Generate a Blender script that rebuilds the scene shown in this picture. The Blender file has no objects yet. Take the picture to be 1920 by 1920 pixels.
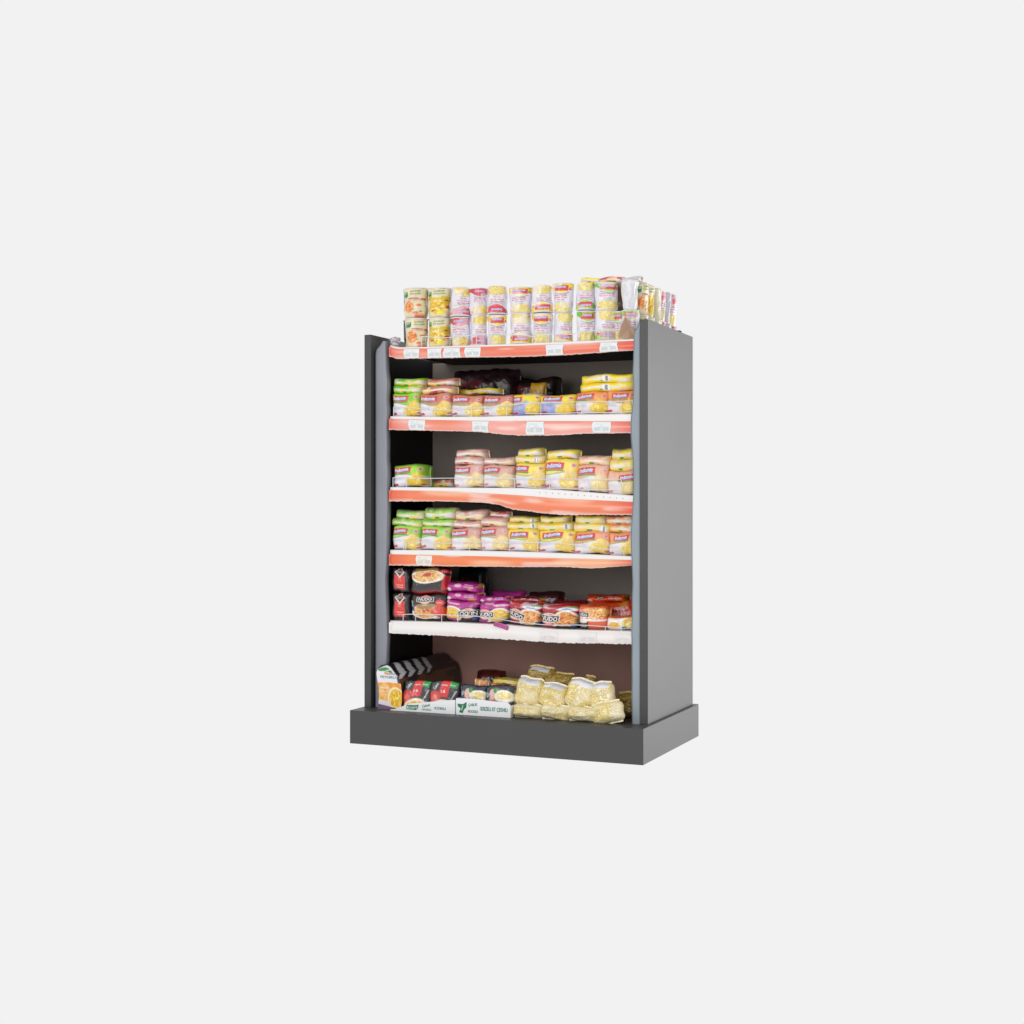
import bpy, math, random
import numpy as np

# ------------------------------------------------------------------ camera, light, exposure
S = bpy.context.scene
C = S.collection
CX, CY, CZ, YAW, F, HY = 2.7892, -4.8394, 0.9152, 0.4093, 2666.7, 954.0

cam = bpy.data.objects.new('camera', bpy.data.cameras.new('camera'))
C.objects.link(cam)
cam.location = (CX, CY, CZ)
cam.rotation_euler = (math.pi / 2, 0, YAW)
cam.data.lens = 50.0
cam.data.sensor_width = 36.0
cam.data.shift_y = -6.0 / 1920
cam.data.clip_end = 200
S.camera = cam

world = bpy.data.worlds.new('World')
S.world = world
world.use_nodes = True
bg = world.node_tree.nodes['Background']
bg.inputs[0].default_value = (0.887, 0.887, 0.890, 1)
bg.inputs[1].default_value = 1.0


def area(name, loc, target, size, power, col=(1, 1, 1)):
    l = bpy.data.lights.new(name, 'AREA')
    l.shape = 'RECTANGLE'; l.size, l.size_y = size
    l.energy = power; l.color = col
    o = bpy.data.objects.new(name, l); C.objects.link(o)
    o.location = loc
    d = np.array(target, float) - np.array(loc, float)
    from mathutils import Vector
    o.rotation_euler = Vector(d).to_track_quat('-Z', 'Y').to_euler()
    return o


area('front_softbox', (0.2, -5.2, 2.0), (0.6, 0.1, 0.85), (3.0, 2.2), 62, (1, 0.99, 0.98))
area('side_softbox', (4.6, 4.4, 0.75), (1.2, 0.4, 0.6), (3.4, 3.4), 140, (1, 1, 1))

S.view_settings.view_transform = 'Standard'
S.view_settings.look = 'None'
S.view_settings.exposure = 0
S.view_settings.gamma = 1
S.view_settings.use_curve_mapping = False
S.cycles.max_bounces = 8

# ------------------------------------------------------------------ helpers
CO, SI = math.cos(YAW), math.sin(YAW)


def at(px, py, Y):
    """point of the plane y = Y whose place in the 1920 px photograph is (px, py)"""
    a = (px - 960) / F; b = (HY - py) / F
    dx, dy = -SI + a * CO, CO + a * SI
    k = (Y - CY) / dy
    return CX + dx * k, CZ + b * k


def lin(h):
    if isinstance(h, str):
        h = h.lstrip('#')
        v = np.array([int(h[i:i + 2], 16) for i in (0, 2, 4)]) / 255.0
    else:
        v = np.array(h, float)
    return np.where(v <= .04045, v / 12.92, ((v + .055) / 1.055) ** 2.4)


def vnoise(x, y, seed=0):
    x = np.asarray(x, float); y = np.asarray(y, float)
    xi = np.floor(x); yi = np.floor(y)
    fx = x - xi; fy = y - yi
    fx = fx * fx * (3 - 2 * fx); fy = fy * fy * (3 - 2 * fy)

    def h(a, b):
        n = np.sin(a * 127.1 + b * 311.7 + seed * 74.7) * 43758.5453
        return n - np.floor(n)
    return (h(xi, yi) * (1 - fx) + h(xi + 1, yi) * fx) * (1 - fy) + (h(xi, yi + 1) * (1 - fx) + h(xi + 1, yi + 1) * fx) * fy


def sstep(a, b, x):
    t = np.clip((x - a) / (b - a), 0, 1)
    return t * t * (3 - 2 * t)


class Mesh:
    """collects vertices with a colour each, linked as one mesh object"""
    def __init__(s):
        s.v = []; s.f = []; s.c = []; s.m = []; s.n = 0; s.sm = []

    def grid(s, P, col, mat=0, closeu=False, closev=False, smooth=True, flip=False):
        nu, nv = P.shape[:2]
        if not isinstance(col, np.ndarray) or col.ndim == 1:
            col = np.broadcast_to(np.asarray(col, float), (nu, nv, 3))
        s.v.append(P.reshape(-1, 3)); s.c.append(col.reshape(-1, 3))
        a = np.arange(nu if closeu else nu - 1); b = np.arange(nv if closev else nv - 1)
        A, B = np.meshgrid(a, b, indexing='ij')
        A2 = (A + 1) % nu; B2 = (B + 1) % nv
        q = np.stack([A * nv + B, A2 * nv + B, A2 * nv + B2, A * nv + B2], -1).reshape(-1, 4) + s.n
        if flip: q = q[:, ::-1]
        s.f += q.tolist(); s.m += [mat] * len(q); s.sm += [smooth] * len(q)
        s.n += nu * nv

    def poly(s, V, faces, col, mat=0, smooth=False):
        V = np.asarray(V, float)
        s.v.append(V); s.c.append(np.broadcast_to(np.asarray(col, float), (len(V), 3)))
        for f in faces: s.f.append([i + s.n for i in f])
        s.m += [mat] * len(faces); s.sm += [smooth] * len(faces); s.n += len(V)

    def box(s, a, b, col, mat=0):
        (x0, y0, z0), (x1, y1, z1) = a, b
        V = [(x0, y0, z0), (x1, y0, z0), (x1, y1, z0), (x0, y1, z0), (x0, y0, z1), (x1, y0, z1), (x1, y1, z1), (x0, y1, z1)]
        s.poly(V, [(0, 3, 2, 1), (4, 5, 6, 7), (0, 1, 5, 4), (1, 2, 6, 5), (2, 3, 7, 6), (3, 0, 4, 7)], col, mat)

    def bevbox(s, a, b, r, col, mat=0):
        """box with chamfered edges"""
        a = np.array(a, float); b = np.array(b, float)
        V = []; idx = {}
        for sx in (0, 1):
            for sy in (0, 1):
                for sz in (0, 1):
                    c = np.array([(a, b)[sx][0], (a, b)[sy][1], (a, b)[sz][2]])
                    d = np.array([1 - 2 * sx, 1 - 2 * sy, 1 - 2 * sz]) * r
                    for k in range(3):
                        p = c + d; p[k] = c[k]
                        idx[(sx, sy, sz, k)] = len(V); V.append(p)
        Fc = []
        for k in range(3):
            i, j = [q for q in range(3) if q != k]
            for sk in (0, 1):
                ring = []
                for (p, q) in ((0, 0), (1, 0), (1, 1), (0, 1)):
                    t = [0, 0, 0]; t[k] = sk; t[i] = p; t[j] = q
                    ring.append(idx[(*t, k)])
                Fc.append(ring)
            for (p, q) in ((0, 0), (1, 0), (1, 1), (0, 1)):
                t0 = [0, 0, 0]; t1 = [0, 0, 0]; t0[i] = t1[i] = p; t0[j] = t1[j] = q; t0[k] = 0; t1[k] = 1
                Fc.append([idx[(*t0, i)], idx[(*t1, i)], idx[(*t1, j)], idx[(*t0, j)]])
        for sx in (0, 1):
            for sy in (0, 1):
                for sz in (0, 1):
                    Fc.append([idx[(sx, sy, sz, k)] for k in range(3)])
        # outward winding
        Vn = np.array(V); cen = (a + b) / 2; out = []
        for f in Fc:
            p = Vn[f]; n = np.cross(p[1] - p[0], p[2] - p[0])
            out.append(f if np.dot(n, p.mean(0) - cen) > 0 else f[::-1])
        s.poly(Vn, out, col, mat)

    def tube(s, pts, r, col, mat=0, seg=8):
        P = np.array(pts, float); n = len(P)
        T = np.gradient(P, axis=0); T /= np.linalg.norm(T, axis=1)[:, None] + 1e-12
        up = np.array([0, 1, 0.3])
        A = np.cross(T, up); A /= np.linalg.norm(A, axis=1)[:, None] + 1e-12
        B = np.cross(T, A)
        th = np.linspace(0, 2 * math.pi, seg, endpoint=False)
        G = P[:, None] + r * (np.cos(th)[None, :, None] * A[:, None] + np.sin(th)[None, :, None] * B[:, None])
        s.grid(G, col, mat, closev=True)
        s.poly(G[0], [list(range(seg))], col, mat); s.poly(G[-1], [list(range(seg))[::-1]], col, mat)

    def build(s, name, mats, parent=None, loc=(0, 0, 0), rot=(0, 0, 0)):
        me = bpy.data.meshes.new(name)
        V = np.concatenate(s.v); Cc = np.concatenate(s.c)
        me.from_pydata(V.tolist(), [], s.f)
        at_ = me.color_attributes.new('Col', 'FLOAT_COLOR', 'POINT')
        rgba = np.ones((len(V), 4), np.float32); rgba[:, :3] = np.clip(Cc, 0, 1)
        at_.data.foreach_set('color', rgba.ravel())
        me.polygons.foreach_set('material_index', np.array(s.m, np.int32))
        me.polygons.foreach_set('use_smooth', np.array(s.sm, bool))
        for m in (mats if isinstance(mats, (list, tuple)) else [mats]): me.materials.append(m)
        me.update()
        o = bpy.data.objects.new(name, me); C.objects.link(o)
        o.location = loc; o.rotation_euler = rot
        if parent: o.parent = parent
        return o


def tag(o, label, cat, group=None):
    o['label'] = label; o['category'] = cat
    if group: o['group'] = group
    return o


# ------------------------------------------------------------------ materials
def material(name, col=None, rough=.5, bump=0.0, bscale=60, coat=0.0, spec=.5, metal=0, mottle=0.0, mscale=8):
    m = bpy.data.materials.new(name); m.use_nodes = True
    nt = m.node_tree; N = nt.nodes; L = nt.links
    b = N['Principled BSDF']
    b.inputs['Roughness'].default_value = rough
    b.inputs['Coat Weight'].default_value = coat
    b.inputs['Coat Roughness'].default_value = .15
    b.inputs['Specular IOR Level'].default_value = spec
    b.inputs['Metallic'].default_value = metal
    if col is None:
        a = N.new('ShaderNodeAttribute'); a.attribute_name = 'Col'; src = a.outputs['Color']
    else:
        r = N.new('ShaderNodeRGB'); r.outputs[0].default_value = (*lin(col), 1); src = r.outputs[0]
    tc = N.new('ShaderNodeTexCoord')
    if mottle:
        n = N.new('ShaderNodeTexNoise'); n.inputs['Scale'].default_value = mscale; n.inputs['Detail'].default_value = 6
        L.new(tc.outputs['Object'], n.inputs['Vector'])
        mr = N.new('ShaderNodeMapRange'); mr.inputs[1].default_value = .3; mr.inputs[2].default_value = .7
        mr.inputs[3].default_value = 1 - mottle; mr.inputs[4].default_value = 1 + mottle
        L.new(n.outputs['Fac'], mr.inputs[0])
        mx = N.new('ShaderNodeVectorMath'); mx.operation = 'SCALE'
        L.new(src, mx.inputs[0]); L.new(mr.outputs[0], mx.inputs['Scale'])
        src = mx.outputs[0]
    L.new(src, b.inputs['Base Color'])
    if bump:
        n = N.new('ShaderNodeTexNoise'); n.inputs['Scale'].default_value = bscale; n.inputs['Detail'].default_value = 4
        L.new(tc.outputs['Object'], n.inputs['Vector'])
        bp = N.new('ShaderNodeBump'); bp.inputs['Strength'].default_value = bump; bp.inputs['Distance'].default_value = .004
        L.new(n.outputs['Fac'], bp.inputs['Height']); L.new(bp.outputs[0], b.inputs['Normal'])
    return m


M = {
    'laminate': material('grey_laminate', '#3f3f3f', .42, .03, 300, mottle=.03, mscale=5),
    'liner_l': material('liner_grey', '#8b8c94', .45, .08, 9, mottle=.10, mscale=4),
    'liner_r': material('liner_blue_grey', '#8c979e', .45, .08, 9, mottle=.08, mscale=4),
    'black': material('black_lining', '#0d0b0f', .7, .1, 40),
    'back': material('brown_backboard', None, .75, .05, 6, mottle=.18, mscale=2.2),
    'white': material('white_enamel', None, .4, .03, 80),
    'strip': material('red_price_strip', None, .3, .12, 14, coat=.5),
    'paper': material('paper_print', None, .65, .1, 120),
    'film': material('printed_film', None, .36, .6, 55, coat=.3),
    'wrap': material('clear_wrapped_film', None, .22, .9, 60, coat=.7),
    'cup': material('cup_film', None, .34, .18, 50, coat=.25),
    'card': material('cardboard', None, .8, .1, 90),
    'wire': material('galvanised_wire', '#dcdee4', .35, 0, metal=.1),
}

# ------------------------------------------------------------------ lettering
_TX = {}


def text_geo(s):
    if s in _TX: return _TX[s]
    cu = bpy.data.curves.new('t', 'FONT'); cu.body = s; cu.resolution_u = 2; cu.offset = .018
    o = bpy.data.objects.new('t', cu); C.objects.link(o)
    dg = bpy.context.evaluated_depsgraph_get()
    me = bpy.data.meshes.new_from_object(o.evaluated_get(dg), depsgraph=dg)
    V = np.array([v.co[:2] for v in me.vertices]); Fc = [list(p.vertices) for p in me.polygons]
    bpy.data.objects.remove(o); bpy.data.curves.remove(cu); bpy.data.meshes.remove(me)
    lo = V.min(0); hi = V.max(0)
    V = (V - (lo + hi) / 2) / (hi - lo)
    _TX[s] = (V, Fc); return _TX[s]


def put_text(mb, surf, t, W, H, mat, lift=.0007):
    """t = (string, u, v, width, height, colour, degrees, shear); surf(u, v, lift) -> points"""
    s, u, v, w, h, col = t[:6]
    rot = math.radians(t[6]) if len(t) > 6 else 0; sh = t[7] if len(t) > 7 else 0
    V, Fc = text_geo(s)
    X = V[:, 0] * w * W + V[:, 1] * sh * h * H; Z = V[:, 1] * h * H
    x = X * math.cos(rot) - Z * math.sin(rot); z = X * math.sin(rot) + Z * math.cos(rot)
    P = surf(u + x / W, v + z / H, lift)
    # face the letters outwards
    nrm = surf(np.array([u]), np.array([v]), lift + .01)[0] - surf(np.array([u]), np.array([v]), lift)[0]
    f = Fc[0]; n = np.cross(P[f[1]] - P[f[0]], P[f[2]] - P[f[1]])
    if np.dot(n, nrm) < 0: Fc = [q[::-1] for q in Fc]
    mb.poly(P, Fc, lin(col), mat)


# ------------------------------------------------------------------ artwork: colour at each (u, v) of a face
def over(c, m, col):
    m = np.clip(m, 0, 1)[..., None]
    col = lin(col) if isinstance(col, str) else col
    c *= 1 - m; c += m * col


def ell(U, V, x, y, a, b, s=.12):
    return 1 - sstep(1 - s, 1 + s, np.sqrt(((U - x) / a) ** 2 + ((V - y) / b) ** 2))


def rect(U, V, x0, x1, y0, y1, skew=0., s=.012):
    u = U - skew * (V - y0)
    return sstep(x0 - s, x0 + s, u) * (1 - sstep(x1 - s, x1 + s, u)) * sstep(y0 - s, y0 + s, V) * (1 - sstep(y1 - s, y1 + s, V))


def base(U, col, V=None, seed=0, amt=.06):
    c = np.empty(U.shape + (3,)); c[:] = lin(col)
    if V is not None: c *= (1 + amt * (vnoise(U * 6, V * 6, seed) - .5) * 2)[..., None]
    return c


def noodles(U, V, seed, c1, c2, c3, sc=1.0):
    """tangled strands in three colours"""
    f = vnoise(U * 3.1 * sc + 7, V * 3.1 * sc + 7, seed) + .45 * vnoise(U * 7 * sc, V * 7 * sc, seed + 3)
    g = vnoise(U * 3.4 * sc + 2, V * 3.4 * sc + 4, seed + 11) + .45 * vnoise(U * 6 * sc, V * 6 * sc, seed + 5)
    k = np.where(vnoise(U * 4 * sc, V * 4 * sc, seed + 8) > .5, np.sin(f * 34), np.sin(g * 34))
    t = sstep(-.2, .9, k)[..., None]; q = sstep(.62, .9, vnoise(U * 14 * sc, V * 14 * sc, seed + 7))[..., None]
    c = lin(c2) * (1 - t) + lin(c1) * t
    return c * (1 - q) + lin(c3) * q


PAL = {
    'green': dict(c='#a0da3c', c2='#74c03c', sw='#2f8f3a'),
    'brown': dict(c='#cf8166', c2='#bf6c50', sw='#5f9f4c'),
    'yellow': dict(c='#f6e030', c2='#eccb24', sw='#3f8f46'),
    'blue': dict(c='#f2dc24', c2='#8f98d8', sw='#7fb0dc'),
    'orange': dict(c='#efa05c', c2='#e58a4c', sw='#5f9a3c'),
    'red': dict(c='#d8606a', c2='#c04a56', sw='#3f8f46'),
}


def art_pack(U, V, o, seed):
    p = PAL[o['c']]
    low = '#9aa2da' if o['c'] == 'blue' else '#e9e4ec'
    c = base(U, low, V, seed)
    over(c, ell(U, V, .78, .55, .30, .26, .5), '#f4e7b8')
    w = .54 + .05 * np.sin(U * 6 + seed) + .10 * (U > .62) * np.maximum(0, 1 - abs(U - .8) / .18)
    m = sstep(w - .02, w + .02, V)
    over(c, m, p['c'])
    over(c, m * sstep(.45, .7, vnoise(U * 4, V * 5, seed + 2)) * .55, p['c2'])
    over(c, np.clip(1 - abs(V - (w - .005)) / .035, 0, 1) * (U < .66) * .9, p['sw'])
    nd = noodles(U, V, seed, '#f6dc4a', '#e8bf34', '#fbf0b0')
    over(c, ell(U, V, .74, .22, .27, .27, .2), nd)
    over(c, ell(U, V, .80, .50, .13, .16, .4) * .8, '#eec53a')
    over(c, ell(U, V, .13, .09, .10, .06, .3) + ell(U, V, .19, .13, .05, .05, .3), '#c9333c')
    over(c, ell(U, V, .94, .07, .05, .05, .3), '#c9333c')
    over(c, rect(U, V, .05, .40, .30, .44) * .35, '#c9cdd8')
    for k in range(3): over(c, rect(U, V, .07, .36, .33 + .035 * k, .342 + .035 * k) * .5, '#b98a94')
    over(c, ell(U, V, .89, .80, .07, .075, .25), '#e9a7b0'); over(c, ell(U, V, .89, .80, .035, .04, .3), '#c4485c')
    if o.get('pale'): over(c, np.full(U.shape, o['pale']), '#f3e9e6')
    x = o.get('lx', .04); y = o.get('ly', .66)
    over(c, rect(U, V, x, x + .56, y - .01, y + .25, .12), '#de3a36')
    over(c, rect(U, V, x, x + .56, y - .06, y - .015, .12), p['sw'])
    tx = [('Indomie', x + .300, y + .110, .44, .17, '#5a8fe0', 3, .3), ('Indomie', x + .290, y + .125, .43, .155, '#e8f3fd', 3, .3, .0012)]
    return c, tx


def art_side(U, V, o, seed):
    """edge of a pack lying flat"""
    p = PAL[o['c']]
    k = o.get('k', 0)
    c = base(U, '#e6dcd8', V, seed, .1)
    over(c, sstep(.50, .56, V + .05 * np.sin(U * 9 + seed)), p['c'])
    over(c, rect(U, V, .10, .42, .62, 1.4, .1), p['c2'])
    over(c, sstep(.6, .75, vnoise(U * 7, V * 2.5, seed)) * sstep(.45, .6, V) * .7, '#f0dfae')
    over(c, (1 - sstep(.30, .36, V)) * (U < .72), p['c2'] if k else p['c'])
    over(c, sstep(.55, .7, vnoise(U * 5 + 3, V * 3, seed + 4)) * (1 - sstep(.4, .5, V)) * .8, '#f1cf45')
    if o.get('pale'): over(c, np.full(U.shape, o['pale']), '#f3e9e6')
    over(c, rect(U, V, .40, .54, .10, .30), '#4f9a3c' if not k else '#c8403c')
    if o.get('bar'):
        x = o['bar']
        over(c, rect(U, V, x, x + .13, .12, .80, 0, .006), '#f0f0f0')
        over(c, rect(U, V, x + .015, x + .115, .2, .72, 0, .004) * (np.sin(U * 300) > -.1), '#8f8f98')
    return c, []


def art_indocup(U, V, o, seed):
    p = PAL[o['c']]; main = p['c']
    c = base(U, '#e3e0ea', V, seed, .06)
    m = sstep(.72, .75, V + .10 * np.cos((U - .5) * 5.5) - .05)
    over(c, m, main); over(c, m * (U < .26), p['c2'])
    over(c, np.clip(1 - abs(V - .70 + .06 * np.cos((U - .5) * 5.5)) / .022, 0, 1) * rect(U, V, .2, .8, 0, 1), '#2f8a48')
    over(c, rect(U, V, .22, .76, .755, .955, .06), '#dc4650')
    over(c, ell(U, V, .86, .83, .07, .05, .3), '#c93a40'); over(c, ell(U, V, .88, .85, .03, .02, .3), '#f4d8b0')
    nd = noodles(U, V, seed, '#f3e69c', '#e6cc6a', '#d89a4c' if o['c'] == 'red' else '#f8eeb8', 1.5)
    over(c, rect(U, V, .12, .84, .03, .37, 0, .02) * sstep(-.02, .03, .35 - .16 * (abs(U - .5) * 1.8) ** 3 - V), nd)
    over(c, rect(U, V, .30, .62, .352, .368), '#3f9a56')
    over(c, ell(U, V, .12, .10, .07, .04, .3) * .6, '#d06a78')
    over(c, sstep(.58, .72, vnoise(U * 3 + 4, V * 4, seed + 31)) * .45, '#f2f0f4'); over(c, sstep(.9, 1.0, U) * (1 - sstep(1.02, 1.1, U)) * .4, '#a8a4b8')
    for q in range(9):   # small print running round the back of the cup
        over(c, rect(U, V, 1.15, 1.75, .12 + .085 * q, .135 + .085 * q) * .35 * (vnoise(U * 50, V * 0 + q, seed) > .3), '#77797f')
    tx = [('Indomie', .48, .852, .40, .105, '#6a66c8', 0, .25), ('Indomie', .475, .858, .385, .095, '#e8e6fa', 0, .25, .0012),
          ('Hazir Noodle', .46, .575, .50, .06, '#d9748a'), ('Bardak Eriste', .46, .50, .52, .05, '#dd8a98'), ('Tavuk', .46, .42, .3, .045, '#d9748a')]
    return c, tx


def art_plaincup(U, V, o, seed):
    c = base(U, o.get('b', '#e4e2e6'), V, seed, .04)
    for q in range(20):
        over(c, rect(U, V, .12, .88, .08 + .042 * q, .09 + .042 * q) * .7 * (vnoise(U * 34 + q * 3, V * 0 + q, seed) > .25), '#85878f')
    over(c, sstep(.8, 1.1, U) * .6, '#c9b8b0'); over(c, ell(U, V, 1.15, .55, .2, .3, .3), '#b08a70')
    return c, []


def art_knorrcup(U, V, o, seed):
    yel = o['c'] == 'yellow'
    c = base(U, '#e2d6b2', V, seed, .09)
    over(c, rect(U, V, .02, .30, .72, .88, 0, .01), '#1f7d46')
    over(c, rect(U, V, -.02, .26, .69, .72, 0, .01), '#2f9a5c')
    if yel:
        over(c, rect(U, V, .0, .98, .60, .73, 0, .015), '#d9bb1e')
        over(c, rect(U, V, .32, .60, .67, .75), '#e9e0c0')
        nd = noodles(U, V, seed, '#f3d83c', '#d9a320', '#f8eca0', 1.2)
        over(c, ell(U, V, .48, .36, .36, .27, .2), nd)
        over(c, ell(U, V, .82, .55, .16, .12, .2), '#dfae1e'); over(c, ell(U, V, .80, .58, .09, .03, .3), '#3f7a2c')
        over(c, ell(U, V, .85, .35, .12, .07, .3) * (V < .36 + (U - .7) * .4), '#c2402a')
        over(c, ell(U, V, .30, .22, .07, .03, .3), '#b5502c'); over(c, ell(U, V, .58, .15, .11, .07, .3), '#f2e22a')
    else:
        over(c, rect(U, V, .28, .92, .655, .665) + rect(U, V, .28, .92, .585, .595), '#b8434a')
        over(c, rect(U, V, .30, .70, .595, .655) * .55, '#e8a8a8'); over(c, rect(U, V, .72, .93, .60, .66), '#d0603c')
        nd = noodles(U, V, seed, '#f2a04a', '#dd6a2c', '#f6cf90', 1.3)
        over(c, ell(U, V, .30, .37, .19, .20, .15), nd)
        over(c, ell(U, V, .66, .42, .10, .04, .3) + ell(U, V, .55, .16, .10, .05, .3), '#df7a5e')
        over(c, ell(U, V, .72, .20, .06, .03, .3) + ell(U, V, .48, .28, .05, .02, .3), '#7fa05a')
        over(c, sstep(.2, 0, V) * ell(U, V, .7, .05, .2, .1, .3), '#d8502c')
    for q in range(12):
        over(c, rect(U, V, 1.1, 1.9, .1 + .05 * q, .11 + .05 * q) * .6 * (vnoise(U * 40, V * 0 + q, seed) > .3), '#6a6c58')
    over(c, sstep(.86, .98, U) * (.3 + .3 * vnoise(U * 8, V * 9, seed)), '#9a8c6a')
    tx = [('Knorr', .155, .805, .22, .07, '#f2f6ee'), ('Çabuk', .56, .86, .34, .07, '#5f8f5c', 4, .3), ('Noodle', .56, .78, .36, .06, '#7fa070', 4, .3)]
    if not yel: tx += [('KREMALI', .50, .625, .36, .04, '#a82f3c')]
    return c, tx


def art_maroon(U, V, o, seed):
    c = base(U, o.get('b', '#4a2a34'), V, seed, .25)
    over(c, sstep(.55, .65, vnoise(U * 5, V * 6, seed)), o.get('b2', '#7a6a3c'))
    over(c, rect(U, V, .1, .5, .6, .8, .2) * .5, '#8a3038'); over(c, rect(U, V, .3, .9, .25, .38) * o.get('p', .15), '#d8d2d8')
    return c, []


def bowl(c, U, V, x, y, a, b, seed, n1='#f3dca0', n2='#dda24c', n3='#e0783c'):
    over(c, ell(U, V, x, y, a, b, .05), '#f3eee6')
    over(c, ell(U, V, x, y + .01, a * .88, b * .84, .06), noodles(U, V, seed, n1, n2, n3, 1.3))
    over(c, ell(U, V, x, y + b * .25, a * .34, b * .3, .35) * (vnoise(U * 20, V * 20, seed) > .4), '#c9442a')


def badge(c, U, V, x, y, w, rot=0):
    over(c, ell(U, V, x, y + .005, w * .42, w * .46, .08), '#f0b9b0')
    over(c, ell(U, V, x, y + .10, w * .26, w * .16, .2), '#e05a50')
    r = math.radians(rot); du, dv = U - x, V - y
    X = x + du * math.cos(r) + dv * math.sin(r); Y = y - du * math.sin(r) + dv * math.cos(r)
    over(c, rect(X, Y, x - w * .56, x + w * .56, y - w * .27, y + w * .27, 0, .008), '#e9e6e2')
    over(c, rect(X, Y, x - w * .52, x + w * .52, y - w * .225, y + w * .225, 0, .008), '#26211f')


def art_nudo_bowl(U, V, o, seed):
    c = base(U, '#2a2324', V, seed, .3)
    if o.get('top'):      # leaning upper pack: bowl high, black plain below
        over(c, ell(U, V, .42, .95, .38, .18, .1), '#b98a4a')
        bowl(c, U, V, .50, .68, .46, .27, seed)
        over(c, rect(U, V, .88, 1.02, .12, .72, .1), '#cf2f2c'); over(c, ell(U, V, .93, .93, .10, .10, .1), '#e23a3c')
        over(c, sstep(.3, .1, V) * .35, '#5a504c')
        over(c, rect(U, V, .02, 1., -.02, .05), '#a82028'); over(c, rect(U, V, .0, .14, .9, 1.1), '#34355c')
        return c, [('10', .93, .93, .1, .06, '#f6d8d4')]
    bowl(c, U, V, .50, .34, .42, .30, seed)
    over(c, ell(U, V, .5, .55, .3, .1, .3), '#a8834e')
    over(c, rect(U, V, .02, .15, .35, .60), '#3f4c86'); over(c, rect(U, V, .05, .12, .52, .74), '#c8c8b8')
    over(c, ell(U, V, .86, .68, .11, .12, .08), '#e4504c')
    over(c, sstep(.32, .2, abs(U - .86) + abs(V - .36)), '#d8402c')
    over(c, ell(U, V, .75, .06, .12, .04, .2), '#e8e2dc')
    badge(c, U, V, .47, .83, .42)
    return c, [('NUDO', .47, .83, .36, .13, '#f4f2ee'), ('RAMEN', .47, .60, .14, .04, '#e8e0d0'), ('HOT', .86, .68, .13, .05, '#f8dcd8')]


def art_nudo_side(U, V, o, seed):
    c = base(U, '#241e20', V, seed, .3)
    over(c, rect(U, V, .22, .78, .12, .72, .0, .02), '#dd332c')
    over(c, (1 - sstep(.23, .27, abs(U - .5) * .9 + abs(V - .86))), '#e6dcd2')
    over(c, (1 - sstep(.17, .20, abs(U - .5) * .9 + abs(V - .87))), '#4a3a38')
    over(c, ell(U, V, .52, .97, .15, .03, .3), '#d8322c')
    return c, [('NUDO', .5, .87, .24, .05, '#f3efe8'), ('CUP', .5, .60, .16, .04, '#f6d0c8'), ('90 g', .5, .52, .14, .035, '#f6d0c8'),
               ('NOODLE', .52, .32, .34, .05, '#f9e8e0'), ('ACILI', .52, .23, .30, .045, '#f9e8e0')]


def art_nudo(U, V, o, seed):
    k = o['c']
    main = {'magenta': '#b5308c', 'red': '#b32229', 'orange': '#e06228'}[k]
    c = base(U, '#251f22', V, seed, .3)
    over(c, sstep(.62, .68, V + .06 * np.sin(U * 5 + seed)) * sstep(.2, .3, U + V * .3), main)
    over(c, sstep(.78, .84, V + .12 * (U - .5)) * sstep(.55, .62, vnoise(U * 3, V * 8, seed)) * .8, '#e8c8cc')
    n = {'magenta': ('#f3df7c', '#dfb23c', '#e59a3c'), 'red': ('#f2c878', '#d98a38', '#c2482c'), 'orange': ('#f2c070', '#e08a3c', '#c25a2c')}[k]
    bx = o.get('bx', .70)
    over(c, ell(U, V, bx, .38, .34, .36, .06), '#f1e9dd')
    over(c, ell(U, V, bx, .36, .31, .31, .08), noodles(U, V, seed, *n, 1.2))
    over(c, rect(U, V, .86, .98, .02, .20), '#40509a')
    over(c, ell(U, V, .28, .08, .22, .09, .2), main); over(c, ell(U, V, .44, .10, .06, .06, .2), '#efe6dc')
    if k == 'red':
        over(c, ell(U, V, .75, .80, .3, .07, .2), '#e8eef2'); over(c, ell(U, V, .72, .79, .14, .035, .3), '#4a8fcf')
        over(c, ell(U, V, .9, .92, .2, .05, .3), '#4f9a3c')
    r = o.get('rot', 0)
    badge(c, U, V, .27 if not o.get('flip') else .74, .42, .52, r)
    return c, [('NUDO', .27 if not o.get('flip') else .74, .42, .47, .175, '#f4f2ee', r + o.get('flip', 0), .1)]


def art_nudo_top(U, V, o, seed):
    main = {'magenta': '#b5308c', 'red': '#8f1c22', 'orange': '#d8491c', 'dark': '#3c1a1c'}[o['c']]
    c = base(U, main, V, seed, .2)
    over(c, ell(U, V, .40, .70, .10, .22, .12) * .9, '#e4a4c4' if o['c'] == 'magenta' else '#8a3a2c')
    over(c, ell(U, V, .12, .30, .08, .2, .2), '#ece6dc')
    over(c, rect(U, V, .2, .95, .02, .10), '#2c2226')
    over(c, sstep(.7, .8, vnoise(U * 4, V * 3, seed + 1)) * sstep(.6, .8, U), '#c89a3c')
    return c, [('NUDO', .40, .70, .14, .16, '#fbeef4'), ('INSTANT', .72, .76, .26, .12, '#f4d4e8'), ('NOODLE', .72, .56, .28, .12, '#f4d4e8')]


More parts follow.
